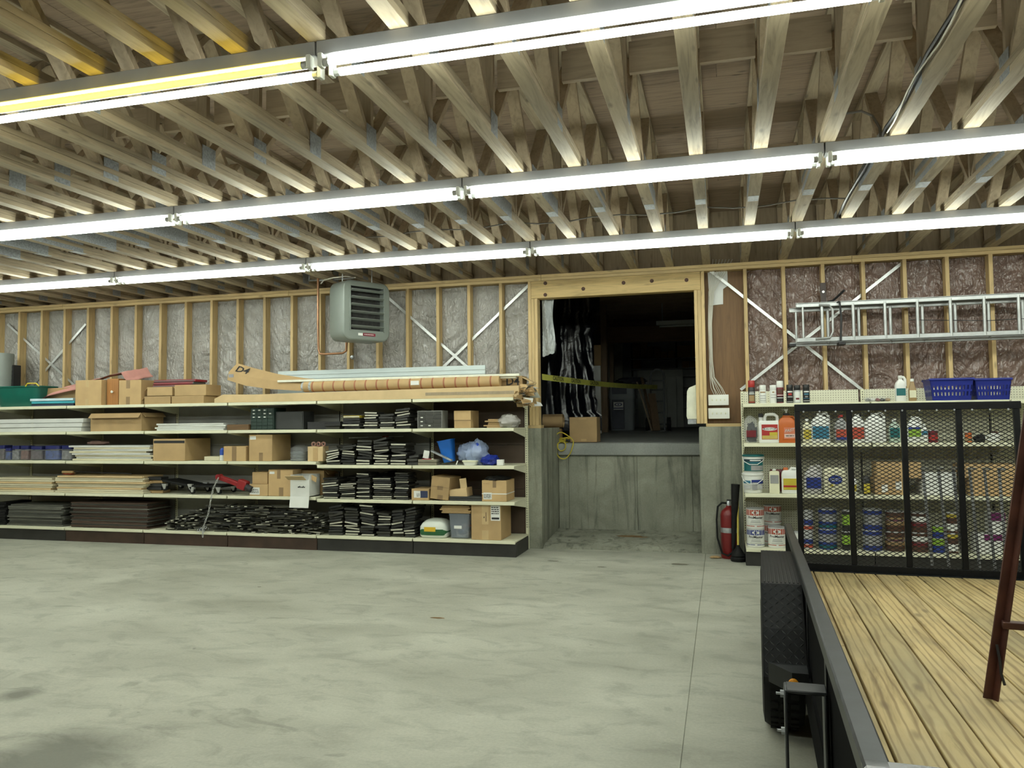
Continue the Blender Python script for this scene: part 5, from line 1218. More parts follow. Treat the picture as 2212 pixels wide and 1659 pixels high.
basket('blue plastic shopping basket beside the syrup bottle', 2009, 2104); basket('blue plastic shopping basket next to the other basket toward the rusty stand', 2107, 2186)
# second shelf
t = thing('bagged_tool', 'black tool in a clear hanging bag left of the white jug', 'bag', (PX(1622, 930, YG), YG, R2)); h = ph(893, 1622, YG, R2)
MB().blob((0, 0.02, 0), .075, .03, h*.52, .2, 2.5, 31, 20, 14).build('bag', CLR, t); MB().blob((.01, .02, .01), .05, .02, h*.36, .4, 3.5, 32, 18, 12).build('tool', RUBBER, t); MB().box(-.045, .05, -.012, -.008, .06, .13).build('label', c('maroon'), t)
# white BUG STOP jug
h = ph(893, 1661, YG, R2); w = .102; t = thing('chemical_jug', 'white jug with a red BUG STOP label and black cap', 'jug', (PX(1661, 930, YG), YG+.04, R2)); d = .045
MB().sqlathe([(w*.94, d*.94, 0), (w, d, .008), (w, d, h*.66), (w*.97, d*.96, h*.72), (w*.9, d*.85, h*.75)], 28, p=6).build('body', c('white'), t)
MB().tube([(-.35*w, 0, h*.70), (-.36*w, 0, h*.86), (-.2*w, 0, h*.955), (.1*w, 0, h*.968), (.55*w, 0, h*.965), (.82*w, 0, h*.90), (.88*w, 0, h*.70)], .017, 10).build('handle', c('white'), t)
MB().cyl((-.74*w, 0, h*.72), (-.74*w, 0, h*.87), .021, n=14).build('neck', c('white'), t); MB().lathe([(.024, h*.87), (.024, h*.985), (.02, h)], 16, c=(-.74*w, 0, 0)).build('cap', INK, t)
lb_ = MB().cbox(-w*.70, w*.84, -d-.0022, -d+.004, h*.12, h*.625, .001).build('label', c('red'), t)
MB().cbox(-w*.66, w*.80, -d-.0032, -d, h*.135, h*.25, .0005).build('picture', plain('lawn_yellow', (.52, .40, .10), .5), lb_); MB().cbox(w*.05, w*.80, -d-.0036, -d, h*.25, h*.36, .0005).build('picture', c('yellow'), lb_)
ov = MB(); n_ = 20; ov.add([(w*.07+w*.70*math.cos(2*PI*k/n_), -d-.0036, h*.47+h*.055*math.sin(2*PI*k/n_)) for k in range(n_)], [tuple(range(n_))]); ov.build('emblem', c('white'), lb_)
m_ = MB(); text_on(m_, 'BUG STOP', .0265, lambda x, y: Vector((w*.07+x, -d-.0044, h*.47+y))); m_.build('lettering', INK, lb_)
# orange hand cleaner jug
h = ph(897, 1700, YG, R2); w = .088; t = thing('hand_cleaner_jug', 'orange hand cleaner jug with a white pump', 'jug', (PX(1700, 930, YG), YG+.04, R2)); d = .048
MB().sqlathe([(w*.95, d*.95, 0), (w, d, .008), (w, d, h*.64), (w*.95, d*.96, h*.76), (w*.74, d*.85, h*.87), (w*.45, d*.6, h*.945), (w*.36, d*.5, h)], 28, p=4.5).build('body', c('orange'), t)
MB().tube([(.30*w, 0, h*.95), (.7*w, 0, h*.95), (.90*w, 0, h*.87), (.93*w, 0, h*.64)], .010, 8).build('handle', c('orange'), t)
MB().lathe([(w*.38, h), (w*.40, h*1.06), (w*.25, h*1.08)], 18).build('collar', INK, t); MB().cyl((0, 0, h*1.07), (0, 0, h*1.17), .007, n=10).build('pump', c('white'), t); MB().lathe([(.012, h*1.15), (.021, h*1.21), (.019, h*1.225)], 14).build('pump_head', c('white'), t); MB().cbox(-.045, 0, -.006, .006, h*1.19, h*1.215, .003).build('pump_spout', c('white'), t)
lb_ = MB().cbox(-w*.34, w*.95, -d-.0022, -d+.004, h*.14, h*.56, .001).build('label', plain('label_coral', (.55, .17, .09), .5), t); MB().cbox(-w*.30, w*.88, -d-.0032, -d, h*.19, h*.32, .0005).build('patch', plain('label_pink', (.62, .45, .40), .5), lb_); lines(lb_, -w*.15, w*.75, h*.22, h*.29, 1, -d-.0034, INK, 2)
m_ = MB(); text_on(m_, 'FAST', .042, lambda x, y: Vector((w*.28+x+.25*y, -d-.0036, h*.45+y+.18*x))); m_.build('lettering', c('silver'), lb_)
bottle('cleaner_bottle', 'pale yellow bottle behind the edge of the mesh gate', 1744, 905, R2, BOT, c('cream'), c('white'), .9, c('yellow'), (.15, .55), w=.085)
bottle('cleaner_jug', 'white jug with a wide blue label behind the mesh', 1772, 888, R2, JUG, c('white'), None, lab=c('sky'), lz=(.13, .52), w=.185, sy=.5, handle=True, cat='jug')
bottle('striped_bottle', 'clear bottle with a colourful label and red cap behind the mesh', 1817, 896, R2, BOT, c('grey'), c('red'), .9, c('redorange'), (.18, .48), w=.12, lab2=c('blue'), lz2=(.1, .2))
bottle('cleaner_jug', 'white jug with an orange red label behind a gate post', 1852, 890, R2, JUG, c('white'), None, lab=c('redorange'), lz=(.12, .5), w=.14, sy=.6, cat='jug')
bottle('water_jug', 'large plain white jug behind the mesh', 1890, 888, R2, JUG, c('white'), None, w=.20, sy=.6, handle=True, cat='jug')
bottle('green_bottle', 'pale green bottle with a teal label behind the mesh', 1933, 905, R2, BOT, col('pale_green', (.42, .52, .44)), c('white'), .9, c('teal'), (.2, .62), w=.105)
bottle('bleach_jug', 'white jug with a lime green label between blue stripes', 1975, 899, R2, JUG, c('white'), c('white'), .9, c('lime'), (.22, .5), w=.135, sy=.6, lab2=c('blue'), lz2=(.5, .58), handle=True, cat='jug')
bottle('spray_bottle', 'small white bottle with a blue label beside the dark red can', 1998, 916, R2, BOT, c('white'), c('white'), .9, c('sky'), (.4, .62), w=.065)
def can(label, u, vt, z, R, bodyc, bands, Y=YG, lid='silver', name='paint_can', cat='paint can', zt=None, lx=None, bail=True, txt=None, vb=None):
    q = P(u, vt+15, Y); h = ph(vt, u, Y, z); t = thing(name, label, cat, (q.x, Y+R, z))
    MB().lathe([(R*.985, 0), (R, .003), (R, h*.95), (R*.97, h*.955)], 28).build('can', c(bodyc), t)
    MB().lathe([(R*1.015, h*.94), (R*1.02, h*.955), (R*1.02, h*.985), (R*.98, h), (R*.93, h*.985), (R*.9, h*.965), (.001, h*.965)], 28, top=False).build('lid', c(lid, .3), t)
    for mt, z0, z1 in bands: band(t, 'label_band', c(mt), R, h*z0, h*z1)
    if bail: MB().tube([(-R*1.02, 0, h*.86), (-R*1.0, -R*.5, h*.62), (-R*.6, -R*.86, h*.50), (0, -R*1.03, h*.46), (R*.6, -R*.86, h*.50), (R*1.0, -R*.5, h*.62), (R*1.02, 0, h*.86)], .0015, 5).build('bail', c('silver', .3), t)
    for s_, zz, sz, tm_, an in (txt or []):
        m_ = MB(); wrap_text(m_, s_, sz, R, h*zz, 0, an, .0014); m_.build('lettering', c(tm_), t)
    return t, h
can('small dark red can on the jug shelf behind the mesh', 2018, 929, R2, .042, 'maroon', [('red', .2, .6)], name='small_can', cat='can', bail=False)
can('small orange can near the white mug behind the mesh', 2094, 933, R2, .03, 'orange', [('tan', .1, .4)], name='small_can', cat='can', bail=False)
q = P(2120, 945, YG); tag(MB().blob((q.x, YG+.06, R2), .05, .05, .04, .3, 3, 41, 16, 10).build('black_glove', RUBBER), 'crumpled black glove beside the orange can', 'glove')
t = thing('mug', 'white mug with a brown lid behind the mesh', 'mug', (PX(2152, 945, YG), YG+.05, R2)); MB().lathe([(.04, 0), (.045, .01), (.05, .08), (.045, .085)], 20).build('body', c('white'), t); MB().lathe([(.03, .085), (.03, .10), (.02, .105)], 16).build('lid', c('brown'), t); MB().tube([(-.048, 0, .065), (-.075, 0, .06), (-.075, 0, .03), (-.047, 0, .02)], .007, 7).build('handle', c('white'), t)
# third shelf
def pail(label, u, vt, z, R, bodyc, labc, lidc, Y, txt=None):
    q = P(u, vt+20, Y); h = ph(vt, u, Y, z); t = thing('plastic_pail', label, 'pail', (q.x, Y+R, z))
    MB().lathe([(R*.86, 0), (R*.88, .004), (R*.97, h*.86), (R*1.0, h*.87), (R*1.0, h*.9)], 28).build('pail', c(bodyc), t); MB().lathe([(R*1.03, h*.88), (R*1.04, h*.9), (R*1.03, h*.97), (R*.9, h), (.001, h*.985)], 28, top=False).build('lid', c(lidc), t)
    if labc == 'teal':
        band(t, 'label', c('teal'), R*.95, h*.10, h*.74, -1.1, 1.1, .004); band(t, 'label', plain('label_dark_teal', (.006, .03, .045), .5), R*.95, h*.60, h*.74, -1.1, 1.1, .005); band(t, 'picture', c('grey'), R*.95, h*.14, h*.40, -.25, 1.0, .006); band(t, 'print', c('white'), R*.95, h*.645, h*.70, -.35, .75, .0065); band(t, 'print', c('sky'), R*.95, h*.545, h*.58, -.35, .75, .0065)
    else:
        band(t, 'label', c('blue'), R*.95, h*.46, h*.66, -.15, 1.25, .004); band(t, 'print', c('sky'), R*.95, h*.48, h*.62, -1.1, -.25, .004); band(t, 'picture', c('grey'), R*.95, h*.16, h*.54, -.1, .4, .006); band(t, 'print', c('silver'), R*.95, h*.2, h*.38, -1.1, -.3, .005); band(t, 'print', c('silver'), R*.95, h*.2, h*.38, .5, 1.1, .005)
    MB().tube([(-R*1.03, 0, h*.84), (-R*.9, -R*.55, h*.62), (-R*.4, -R*.98, h*.46), (R*.35, -R*1.0, h*.46), (R*.9, -R*.55, h*.66), (R*1.03, 0, h*.84)], .004, 6).build('handle', c('white'), t)
    return h
h = pail('white pail with a blue label under the teal labelled pail', 1627, 1022, R3, .105, 'white', 'blue', 'white', 8.33)
pail('white pail with a teal label and teal lid on another pail', 1628, 982, R3+h+.001, .105, 'white', 'teal', 'teal', 8.33)
bottle('oil_tin', 'beige rectangular tin with black print beside the pails', 1673, 1013, R3, [(1, 0), (1, .86), (.9, .9), (.3, .92), (.3, .95)], c('cream'), c('white'), .93, c('grey'), (.4, .75), w=.10, sy=.55, p=8, cat='tin')
bottle('antifreeze_can', 'dark red can behind the beige tin', 1679, 1009, R3, TJ, c('maroon'), None, w=.17, sy=.4, Y=8.56, cat='can')
bottle('weed_killer_jug', 'white jug with an orange cap and yellow label', 1708, 1010, R3, TJ, c('white'), None, lab=c('yellow'), lz=(.14, .58), w=.175, sy=.42, p=5, lab2=c('red'), lz2=(.24, .32), cat='jug')
o = bpy.data.objects['weed_killer_jug']; h = ph(1010, 1708, YG, R3); MB().lathe([(.024, h*.87), (.024, h*.97), (.02, h)], 14, c=(-.045, 0, 0)).build('cap', c('orange'), o); MB().tube([(0, 0, h*.88), (.01, 0, h*.97), (.06, 0, h*.95), (.08, 0, h*.85)], .014, 8).build('handle', c('white'), o)
bottle('solvent_jug', 'grey jug with a dark blue label behind the mesh', 1757, 1002, R3, JUG, col('pale_grey', (.46, .45, .44)), None, lab=c('blue'), lz=(.18, .55), w=.17, sy=.5, handle=True, cat='jug')
bottle('cream_pail', 'square cream pail with blue print behind the mesh', 1803, 1004, R3, TJ, c('cream'), None, lab=None, w=.215, sy=.6, p=7, cat='pail')
o = bpy.data.objects['cream_pail']; h = ph(1004, 1803, YG, R3); ov = MB(); ov.add([(.065*math.cos(2*PI*k/18), -.0665, h*.5+.045*math.sin(2*PI*k/18)) for k in range(18)], [tuple(range(18))]); lb_ = ov.build('label', c('blue'), o); lines(lb_, -.045, .045, h*.44, h*.56, 2, -.0672, PAPER, 8); MB().box(-.05, -.02, -.067, -.064, h*.26, h*.34).build('patch', c('yellow'), o)
bottle('tube_bottle', 'yellow and white bottle leaning behind a gate post', 1843, 1025, R3, BOT, c('white'), c('white'), .9, c('yellow'), (.15, .5), w=.08)
bottle('glue_bottle', 'black and yellow bottle left of the brown cartons', 1873, 1026, R3, [(.95, 0), (1, .02), (1, .8), (.6, .9), (.5, .95)], c('black'), None, lab=c('yellow'), lz=(.05, .55), w=.07)
def rcarton(label, u0, u1, vt, z, Y, depth, mt=CARD, **k): return carton(label, u0, u1, vt, z, Y, depth, mt, **k)
_, _, h1 = rcarton('tan carton with two white stickers under the long brown cartons', 1890, 1962, 1033, R3, 8.36, .26, CARDD, labels=[(.2, .38, .15, .6, PAPER), (.62, .8, .3, .8, PAPER)])
_, _, h2 = rcarton('white carton behind the slanted gate bars', 1992, 2066, 1021, R3, 8.36, .26, PAPER)
_, _, h3 = rcarton('tan carton behind the gate bars near the rusty stand', 2096, 2192, 1033, R3, 8.36, .26, CARD)
rcarton('long brown carton lying across the smaller cartons', 1893, 1990, 999, R3+h1+.002, 8.36, .26, CARD)
rcarton('second long brown carton lying across the tan carton toward the stand', 2075, 2198, 1003, R3+h3+.002, 8.36, .26, CARD)
# base: paint cans
PM = [('ProMaster', .555, .037, 'black', 0)]
def pm(label, u, vt, z, Y, cc): 
    t, h = can(label, u, vt, z, .088, 'white', [(cc, .66, .93), (cc, .115, .15)], Y, txt=PM, bail=False); 
    for k in range(12): band(t, 'stripe', c('white'), .088, h*.67, h*.93, -1.5+k*.26, -1.475+k*.26+.03*(k % 2), .0012, 2)
    for z_, a_ in ((.40, .5), (.345, .55), (.29, .6), (.20, .7)): band(t, 'print', c('grey'), .088, h*z_, h*(z_+.022), -a_, a_, .001, 10)
    ov = MB(); ov.add([((.088+.0022)*math.sin(.42*math.cos(2*PI*k/18)), -(.088+.0022)*math.cos(.42*math.cos(2*PI*k/18)), h*.80+h*.085*math.sin(2*PI*k/18)) for k in range(18)], [tuple(range(18))]); ov.build('emblem', c('white'), t); band(t, 'print', INK, .088, h*.785, h*.81, -.2, .2, .0045, 6)
    band(t, 'emblem', c('white'), .088, h*.095, h*.17, -.12, .12, .0016, 4); return h
h = pm('blue labelled ProMaster paint can under a red labelled one', 1633, 1143, RB_, 8.36, 'blue'); pm('red labelled ProMaster paint can stacked on the blue labelled can', 1632, 1099, RB_+h+.001, 8.36, 'redorange')
h = pm('red labelled ProMaster paint can nearest the trailer rail', 1679, 1140, RB_, 8.36, 'redorange')
h = pm('red labelled ProMaster paint can under another at the back', 1668, 1133, RB_, 8.60, 'redorange'); pm('red labelled ProMaster paint can on top at the back', 1670, 1092, RB_+h+.001, 8.60, 'redorange')
def pair(labs, u, vts, R, bodyc, bands, Y=YG, **k):
    t, h = can(labs[0], u, vts[0], RB_, R, bodyc, bands, Y, **k)
    if len(vts) > 1: can(labs[1], u, vts[1], RB_+h+.001, R, bodyc, bands, Y, **k)
pair(['white can just left of the mesh gate', ''], 1722, [1150], .06, 'white', [('grey', .3, .6)], bail=False)
pair(['slim orange banded can under its twin behind the mesh', 'slim orange banded can on its twin behind the mesh'], 1747, [1148, 1103], .045, 'silver', [('redorange', .08, .25), ('blue', .3, .55)], bail=False)
pair(['blue and white paint can under its twin behind the mesh', 'blue and white paint can on its twin behind the mesh'], 1790, [1143, 1100], .088, 'blue', [('grey', .35, .75), ('teal', .05, .2)])
pair(['black and lime bottle can under its twin', 'black and lime bottle can on its twin'], 1830, [1148, 1103], .042, 'black', [('lime', .3, .8)], bail=False)
pair(['royal blue paint can with grey label under a darker one', 'navy paint can on the royal blue one'], 1888, [1146, 1101], .088, 'blue', [('grey', .25, .75)])
pair(['cream and purple paint can under a brown one', 'brown paint can on the cream and purple can'], 1937, [1149, 1105], .088, 'brown', [('tan', .3, .7), ('purple', .5, .6)])
pair(['brown stain can with white print under its twin', 'brown stain can with white print on its twin'], 1990, [1151, 1108], .075, 'brown', [('white', .55, .8), ('maroon', .3, .5)])
pair(['blue and lime can under its twin behind the gate bars', 'blue and lime can on its twin behind the gate bars'], 2031, [1163, 1137], .055, 'blue', [('lime', .5, .95)], bail=False)
pair(['red and white can under its twin behind the gate bars', 'red and white can on its twin behind the gate bars'], 2060, [1152, 1108], .05, 'brown', [('white', .1, .45), ('yellow', .75, .95)], bail=False)
_, _, h = carton('white and purple carton under two others near the stand', 2110, 2165, 1155, RB_, 8.36, .2, PAPER, labels=[(.3, 1, .7, 1, c('purple'))])
carton('white and purple carton on top of another near the stand', 2140, 2172, 1108, RB_+h+.002, 8.38, .18, PAPER, labels=[(0, 1, .62, 1, c('purple'))])
# ================================================================ fire extinguisher and plunger
q = G(1577, 1207, 0); t = thing('fire_extinguisher', 'red CO2 fire extinguisher with a long black horn on the floor', 'fire extinguisher', (q.x, 8.74, 0))
zt = PZ(1578, 1098, 8.74)
FR = plain('extinguisher_red', (.17, .01, .011), .35, 0, .08, 6)
MB().lathe([(.085, 0), (.092, .01), (.092, zt-.07), (.08, zt-.03), (.05, zt), (.028, zt+.015), (.028, zt+.03)], 28).build('cylinder', FR, t)
band(t, 'label', GALV, .092, zt*.52, zt*.62, -1.3, 1.3, .001); MB().lathe([(.024, zt+.03), (.024, zt+.07), (.018, zt+.08)], 16).build('valve', GALV, t)
MB().cbox(-.02, .09, -.012, .012, zt+.08, zt+.095, .003).build('handle', INK, t); MB().tube([(.02, 0, zt+.06), (.07, 0, zt+.05), (.10, 0, zt+.03), (.105, 0, zt+.0)], .006, 6).build('lever', INK, t)
MB().tube([(-.02, 0, zt+.055), (-.07, -.02, zt+.06), (-.115, -.04, zt+.02), (-.13, -.05, zt-.12), (-.125, -.06, .22), (-.08, -.08, .06), (-.02, -.10, .04), (.03, -.105, .08), (.04, -.11, .2)], .011, 8).build('hose', RUBBER, t)
MB().cyl((.035, -.115, .12), (.075, -.115, PZ(1586, 1046, 8.62)), .018, .046, n=20).build('horn', RUBBER, t)
q = G(1594, 1211, 0); t = thing('plunger', 'black rubber plunger with a yellow stick beside the extinguisher', 'plunger', (q.x+.005, 8.56, 0))
MB().lathe([(.075, 0), (.08, .01), (.082, .035), (.066, .05), (.075, .06), (.06, .085), (.04, .12), (.022, .15), (.02, .17)], 24).build('cup', RUBBER, t); MB().cyl((0, 0, .15), (.012, .10, .72), .011, n=10).build('stick', plain('yellow_stick', (.55, .45, .08), .5), t)
q = G(1545, 1205, 0); o = MB().blob((0, 0, 0), .06, .05, .012, .4, 3, 51, 16, 6).build('floor_scrap', CARDD, None, False); o.location = (q.x, 8.70, 0); tag(o, 'flat dirty scrap on the floor in front of the extinguisher', 'scrap')
# ================================================================ switch boxes, conduit, dryer
def switchbox(label, u0, u1, v0, v1):
    Y = 9.0; a, b = P(u0, v1, Y), P(u1, v0, Y); t = thing('switch_box', label, 'switch', ((a.x+b.x)/2, Y, a.z)); w = (b.x-a.x)/2; h = b.z-a.z
    MB().cbox(-w, w, 0, .064, 0, h, .004).build('box', WHITE, t); MB().cbox(-w-.004, w+.004, -.006, .0, -.004, h+.004, .003).build('cover_plate', WHITE, t)
    for k in range(4): x = -w*.62+k*w*.42; MB().cbox(x-.006, x+.006, -.016, -.005, h*.42, h*.60, .002).build('switch', CREAM, t)
switchbox('white four gang switch box above the other one', 1531, 1573, 853, 875); switchbox('white four gang switch box below the other one', 1531, 1575, 882, 904)
CW = plain('cable_white', (.58, .56, .49), .5); CG = plain('cable_grey', (.16, .15, .14), .6)
for k in range(7):
    r = random.Random(k); pts = []
    for u, v in ((1540+k*7, 560), (1538+k*5, 588), (1531+k*1.8, 630), (1530+k*1.2, 700), (1532+k*1.1+r.uniform(-1, 1), 780), (1533+k*1.6+r.uniform(-1, 1), 815), (1536+k*4+r.uniform(-2, 2), 838), (1543+k*4, 853)): pts.append(P(u, v, 9.01))
    pts = [a.lerp(b, f) for a, b in zip(pts[:-1], pts[1:]) for f in (0, .5)]+[pts[-1]]
    o = MB().tube(pts, .0038, 6).build('white_cable', CW); tag(o, 'white electric cable running down to the switch boxes', 'cable', 'white cables above the switch boxes')
x = -.29; t = thing('wall_dryer', 'cream white rounded wall cover fixed to the doorway jamb', 'cover', (-.275, 9.14, 1.47)); za, zb_ = PZ(1500, 905, 9.12)-1.47, PZ(1500, 832, 9.12)-1.47
MB().prism([(-.11, za+.03), (-.10, za), (0, za), (0, zb_), (-.075, zb_-.03), (-.10, zb_-.07)], 1, -.10, .0).build('cover', plain('cream_white', (.72, .73, .60), .35), t); MB().cbox(-.10, 0, -.09, .0, za-.06, za, .004).build('base', GALV, t)
# ================================================================ unit heater
HX, HY = -4.13, 8.35
t = thing('unit_heater', 'grey green hanging unit heater with horizontal louvres', 'heater', (HX, HY, 2.46), math.radians(57))
HG = plain('heater_grey_green', (.20, .225, .205), .35, 0, .06, 4); w, d, h = .315, .17, .70
sec = []
def rr(wx, wz, r_, n=6):
    o = []
    for cx, cz, a0 in ((wx-r_, wz-r_, 0), (-wx+r_, wz-r_, PI/2), (-wx+r_, -wz+r_, PI), (wx-r_, -wz+r_, 1.5*PI)):
        for k in range(n+1): a_ = a0+PI/2*k/n; o.append((cx+r_*math.cos(a_), cz+r_*math.sin(a_)))
    return o
mb = MB(); rings = [(d, .95), (d*.8, 1.0), (-d*.8, 1.0), (-d*.96, .985), (-d, .95)]; o2 = rr(w, h/2, .10); n = len(o2)
for y_, k_ in rings: mb.v += [(x_*k_, y_, h/2+z_*k_) for x_, z_ in o2]
for j_ in range(len(rings)-1):
    for i in range(n): mb.f.append([j_*n+i, (j_+1)*n+i, (j_+1)*n+(i+1) % n, j_*n+(i+1) % n]); mb.m.append(0)
mb.f.append(list(range(n))[::-1]); mb.m.append(0)
inn = [(-.225, .12), (.225, .12), (.225, .63), (-.225, .63)]
ii = len(mb.v); dp_ = .11
ic = [(.225, .63), (-.225, .63), (-.225, .12), (.225, .12)]
mb.v += [(x_, -d, z_) for x_, z_ in ic]+[(x_, -d+dp_, z_) for x_, z_ in ic]
for q_ in range(4):
    a_, nq = q_*7, (q_+1) % 4
    for k in range(6): mb.f.append([ii+q_, 4*n+a_+k, 4*n+a_+k+1]); mb.m.append(0)
    mb.f.append([ii+q_, 4*n+a_+6, 4*n+nq*7, ii+nq]); mb.m.append(0)
    mb.f.append([ii+q_, ii+nq, ii+4+nq, ii+4+q_]); mb.m.append(0)
mb.build('housing', HG, t)
COIL = plain('dusty_coil', (.10, .10, .095), .6, .2, .3, 25)
MB().box(-.225, .225, -d+.105, -d+.112, .12, .63).build('coil', COIL, t); fn_ = MB()
for k in range(45): fn_.box(-.22+k*.01-.001, -.22+k*.01+.001, -d+.075, -d+.106, .122, .628)
o = fn_.build('coil_fin', COIL, t); o['kind'] = 'stuff'
for k in range(6):
    zz = .155+k*.085; M = Matrix.Translation((0, -d-.004, zz)) @ Matrix.Rotation(-.5, 4, 'X'); MB().cbox(-.222, .222, -.03, .012, -.004, .004, .002, M=M).build('louvre', HG, t)
for sx in (-1, 1): MB().cbox(sx*.228-.008, sx*.228+.008, -d-.014, -d+.0, .11, .64, .003).build('grille_side', HG, t)
MB().box(-.12, -.06, -d-.005, -d+.002, .055, .085).build('badge', PAPER, t); MB().box(-.055, .11, -d-.005, -d+.002, .055, .088).build('badge', plain('badge_red', (.20, .01, .03), .4), t); lines(t, -.04, .095, .063, .08, 1, -d-.005, PAPER, 3)
for sx in (-1, 1): MB().cyl((sx*.2, .05, h-.01), (sx*.2, .05, ZT+.3-2.46), .006, n=8).build('hanger_rod', GALV, t)
COP = plain('copper_pipe', (.33, .17, .09), .35, .6, .15, 15)
o = MB().tube([P(687, 592, 8.45), P(687, 700, 8.45), P(688, 755, 8.45), P(691, 764, 8.45), P(700, 765, 8.45), P(740, 763, 8.5), P(748, 758, 8.5), P(749, 730, 8.5)], .014, 10).build('copper_pipe', COP); tag(o, 'copper pipe looping below the unit heater', 'pipe')
o = MB().tube([P(668, 592, 8.6), P(668, 606, 8.6), P(700, 605, 8.55), P(770, 600, 8.6), P(770, 596, 8.6)], .011, 8).build('ceiling_pipe', GALV); tag(o, 'thin grey pipe under the trusses above the heater', 'pipe')
o = MB().tube([P(693, 613, 8.4), P(700, 605, 8.4), P(720, 600, 8.4), P(745, 597, 8.4), P(768, 599, 8.4)], .008, 7).build('heater_cable', CW); tag(o, 'white flexible cable curving to the heater top', 'cable')
o = MB().lathe([(.0, 0), (.028, 0), (.03, .02), (.02, .045), (.0, .05)], 14).build('thermostat_knob', GALV, None, False); q = P(763, 772, 8.945); o.location = q; o.rotation_euler = (PI/2, 0, 0); tag(o, 'round metal thermostat button on a stud below the heater', 'thermostat')
# ================================================================ extension ladder on the wall
ALU = plain('aluminium', (.40, .41, .41), .38, .6, .12, 14)
t = thing('extension_ladder', 'aluminium extension ladder hung sideways on the studs', 'ladder', (2.3, 8.78, 2.3))
tb = lambda x0, x1, y0, y1, z0, z1, nm, mt=ALU, ch=.004, m=t: MB().cbox(x0-2.3, x1-2.3, y0-8.78, y1-8.78, z0-2.3, z1-2.3, ch).build(nm, mt, t)
XE = 4.6
for y_, zo, x0 in ((8.70, 0, .79), (8.81, -.035, .73)):
    for z0, z1 in ((2.675, 2.72), (2.305, 2.35)): tb(x0, XE, y_-.012, y_+.012, z0+zo, z1+zo, 'rail'); tb(x0, XE, y_-.03, y_+.03, z0+zo+(.04 if z0 > 2.5 else 0), z0+zo+(.045 if z0 > 2.5 else .005), 'rail_flange', ALU, .001)
    x = x0+(.26 if zo == 0 else .39)
    while x < XE: MB().cyl((x-2.3, y_-8.78, 2.31+zo-2.3), (x-2.3, y_-8.78, 2.70+zo-2.3), .017, n=12).build('rung', ALU, t); x += .305
    MB().cyl((x0+.07-2.3, y_-8.78, 2.31+zo-2.3), (x0+.07-2.3, y_-8.78, 2.70+zo-2.3), .012, n=10).build('rung', ALU, t)
MB().tube([Vector((a-2.3, -.11, b_-2.3)) for a, b_ in ((1.02, 2.69), (1.12, 2.68), (1.15, 2.64), (1.15, 2.40), (1.12, 2.34), (.98, 2.33))], .012, 8).build('guide_hoop', ALU, t)
MB().tube([Vector((a-2.3, -.05, b_-2.3)) for a, b_ in ((1.9, 2.50), (2.6, 2.46), (3.2, 2.47), (4.4, 2.49))], .004, 6).build('rope', INK, t)
for x in (.73, 1.22): tb(x-.02, x+.05, 8.66, 8.83, 2.262, 2.29, 'foot_bracket', INK)
hk = thing('ladder_hook', 'black steel hook strap holding the ladder to a stud', 'hook', (1.10, D0-.003, 2.35)); MB().cbox(-.03, .03, -.004, .003, .38, .62, .002).build('plate', plain('hook_brown', (.05, .03, .025), .5), hk)
MB().tube([(.0, -.005, .39), (.08, -.15, .40), (.17, -.29, .48)], .012, 8).build('arm', INK, hk); MB().tube([(.0, -.005, .39), (.12, -.30, .36), (.13, -.31, .2), (.12, -.30, -.05)], .011, 8).build('prong', INK, hk)
MB().cyl((0, -.003, .52), (0, -.012, .52), .014, n=10).build('bolt', STRAP, hk)
# ================================================================ cables under the ceiling
BX = plain('armoured_cable', (.03, .03, .03), .45, .1, .6, 60)
def cable(label, pts, r_, mt, name='ceiling_cable', grp=None):
    o = MB().tube(pts, r_, 7).build(name, mt); return tag(o, label, 'cable', grp)
cable('black armoured cable fixed along a truss chord', [Vector((1.042+.004*math.sin(y_*7), y_, 3.30+.012*math.sin(y_*5))) for y_ in [2.2+.25*k for k in range(22)]], .012, BX)
cable('white cable beside the black armoured cable on a truss', [Vector((1.034+.006*math.sin(y_*5+1), y_, 3.275+.014*math.sin(y_*6))) for y_ in [3.4+.2*k for k in range(10)]], .005, CW)
cable('thin grey cable drooping between trusses behind the second light row', [Vector((-2.4+.25*k, 5.75+.02*math.sin(k), 3.40-.05*abs(math.sin(k*1.3)))) for k in range(13)], .006, CG)
cable('thin grey cable drooping between trusses in front of the wall row', [Vector((-3.6+.25*k, 6.9+.02*math.sin(k), 3.36-.04*abs(math.sin(k*.9)))) for k in range(20)], .006, CG)
cable('thin cable arching from the second light row to the trusses', [P(1780, 262, 5.3), P(1820, 246, 5.3), P(1860, 240, 5.3), P(1885, 250, 5.3), P(1900, 275, 5.25), P(1902, 295, 5.22)], .008, CG)
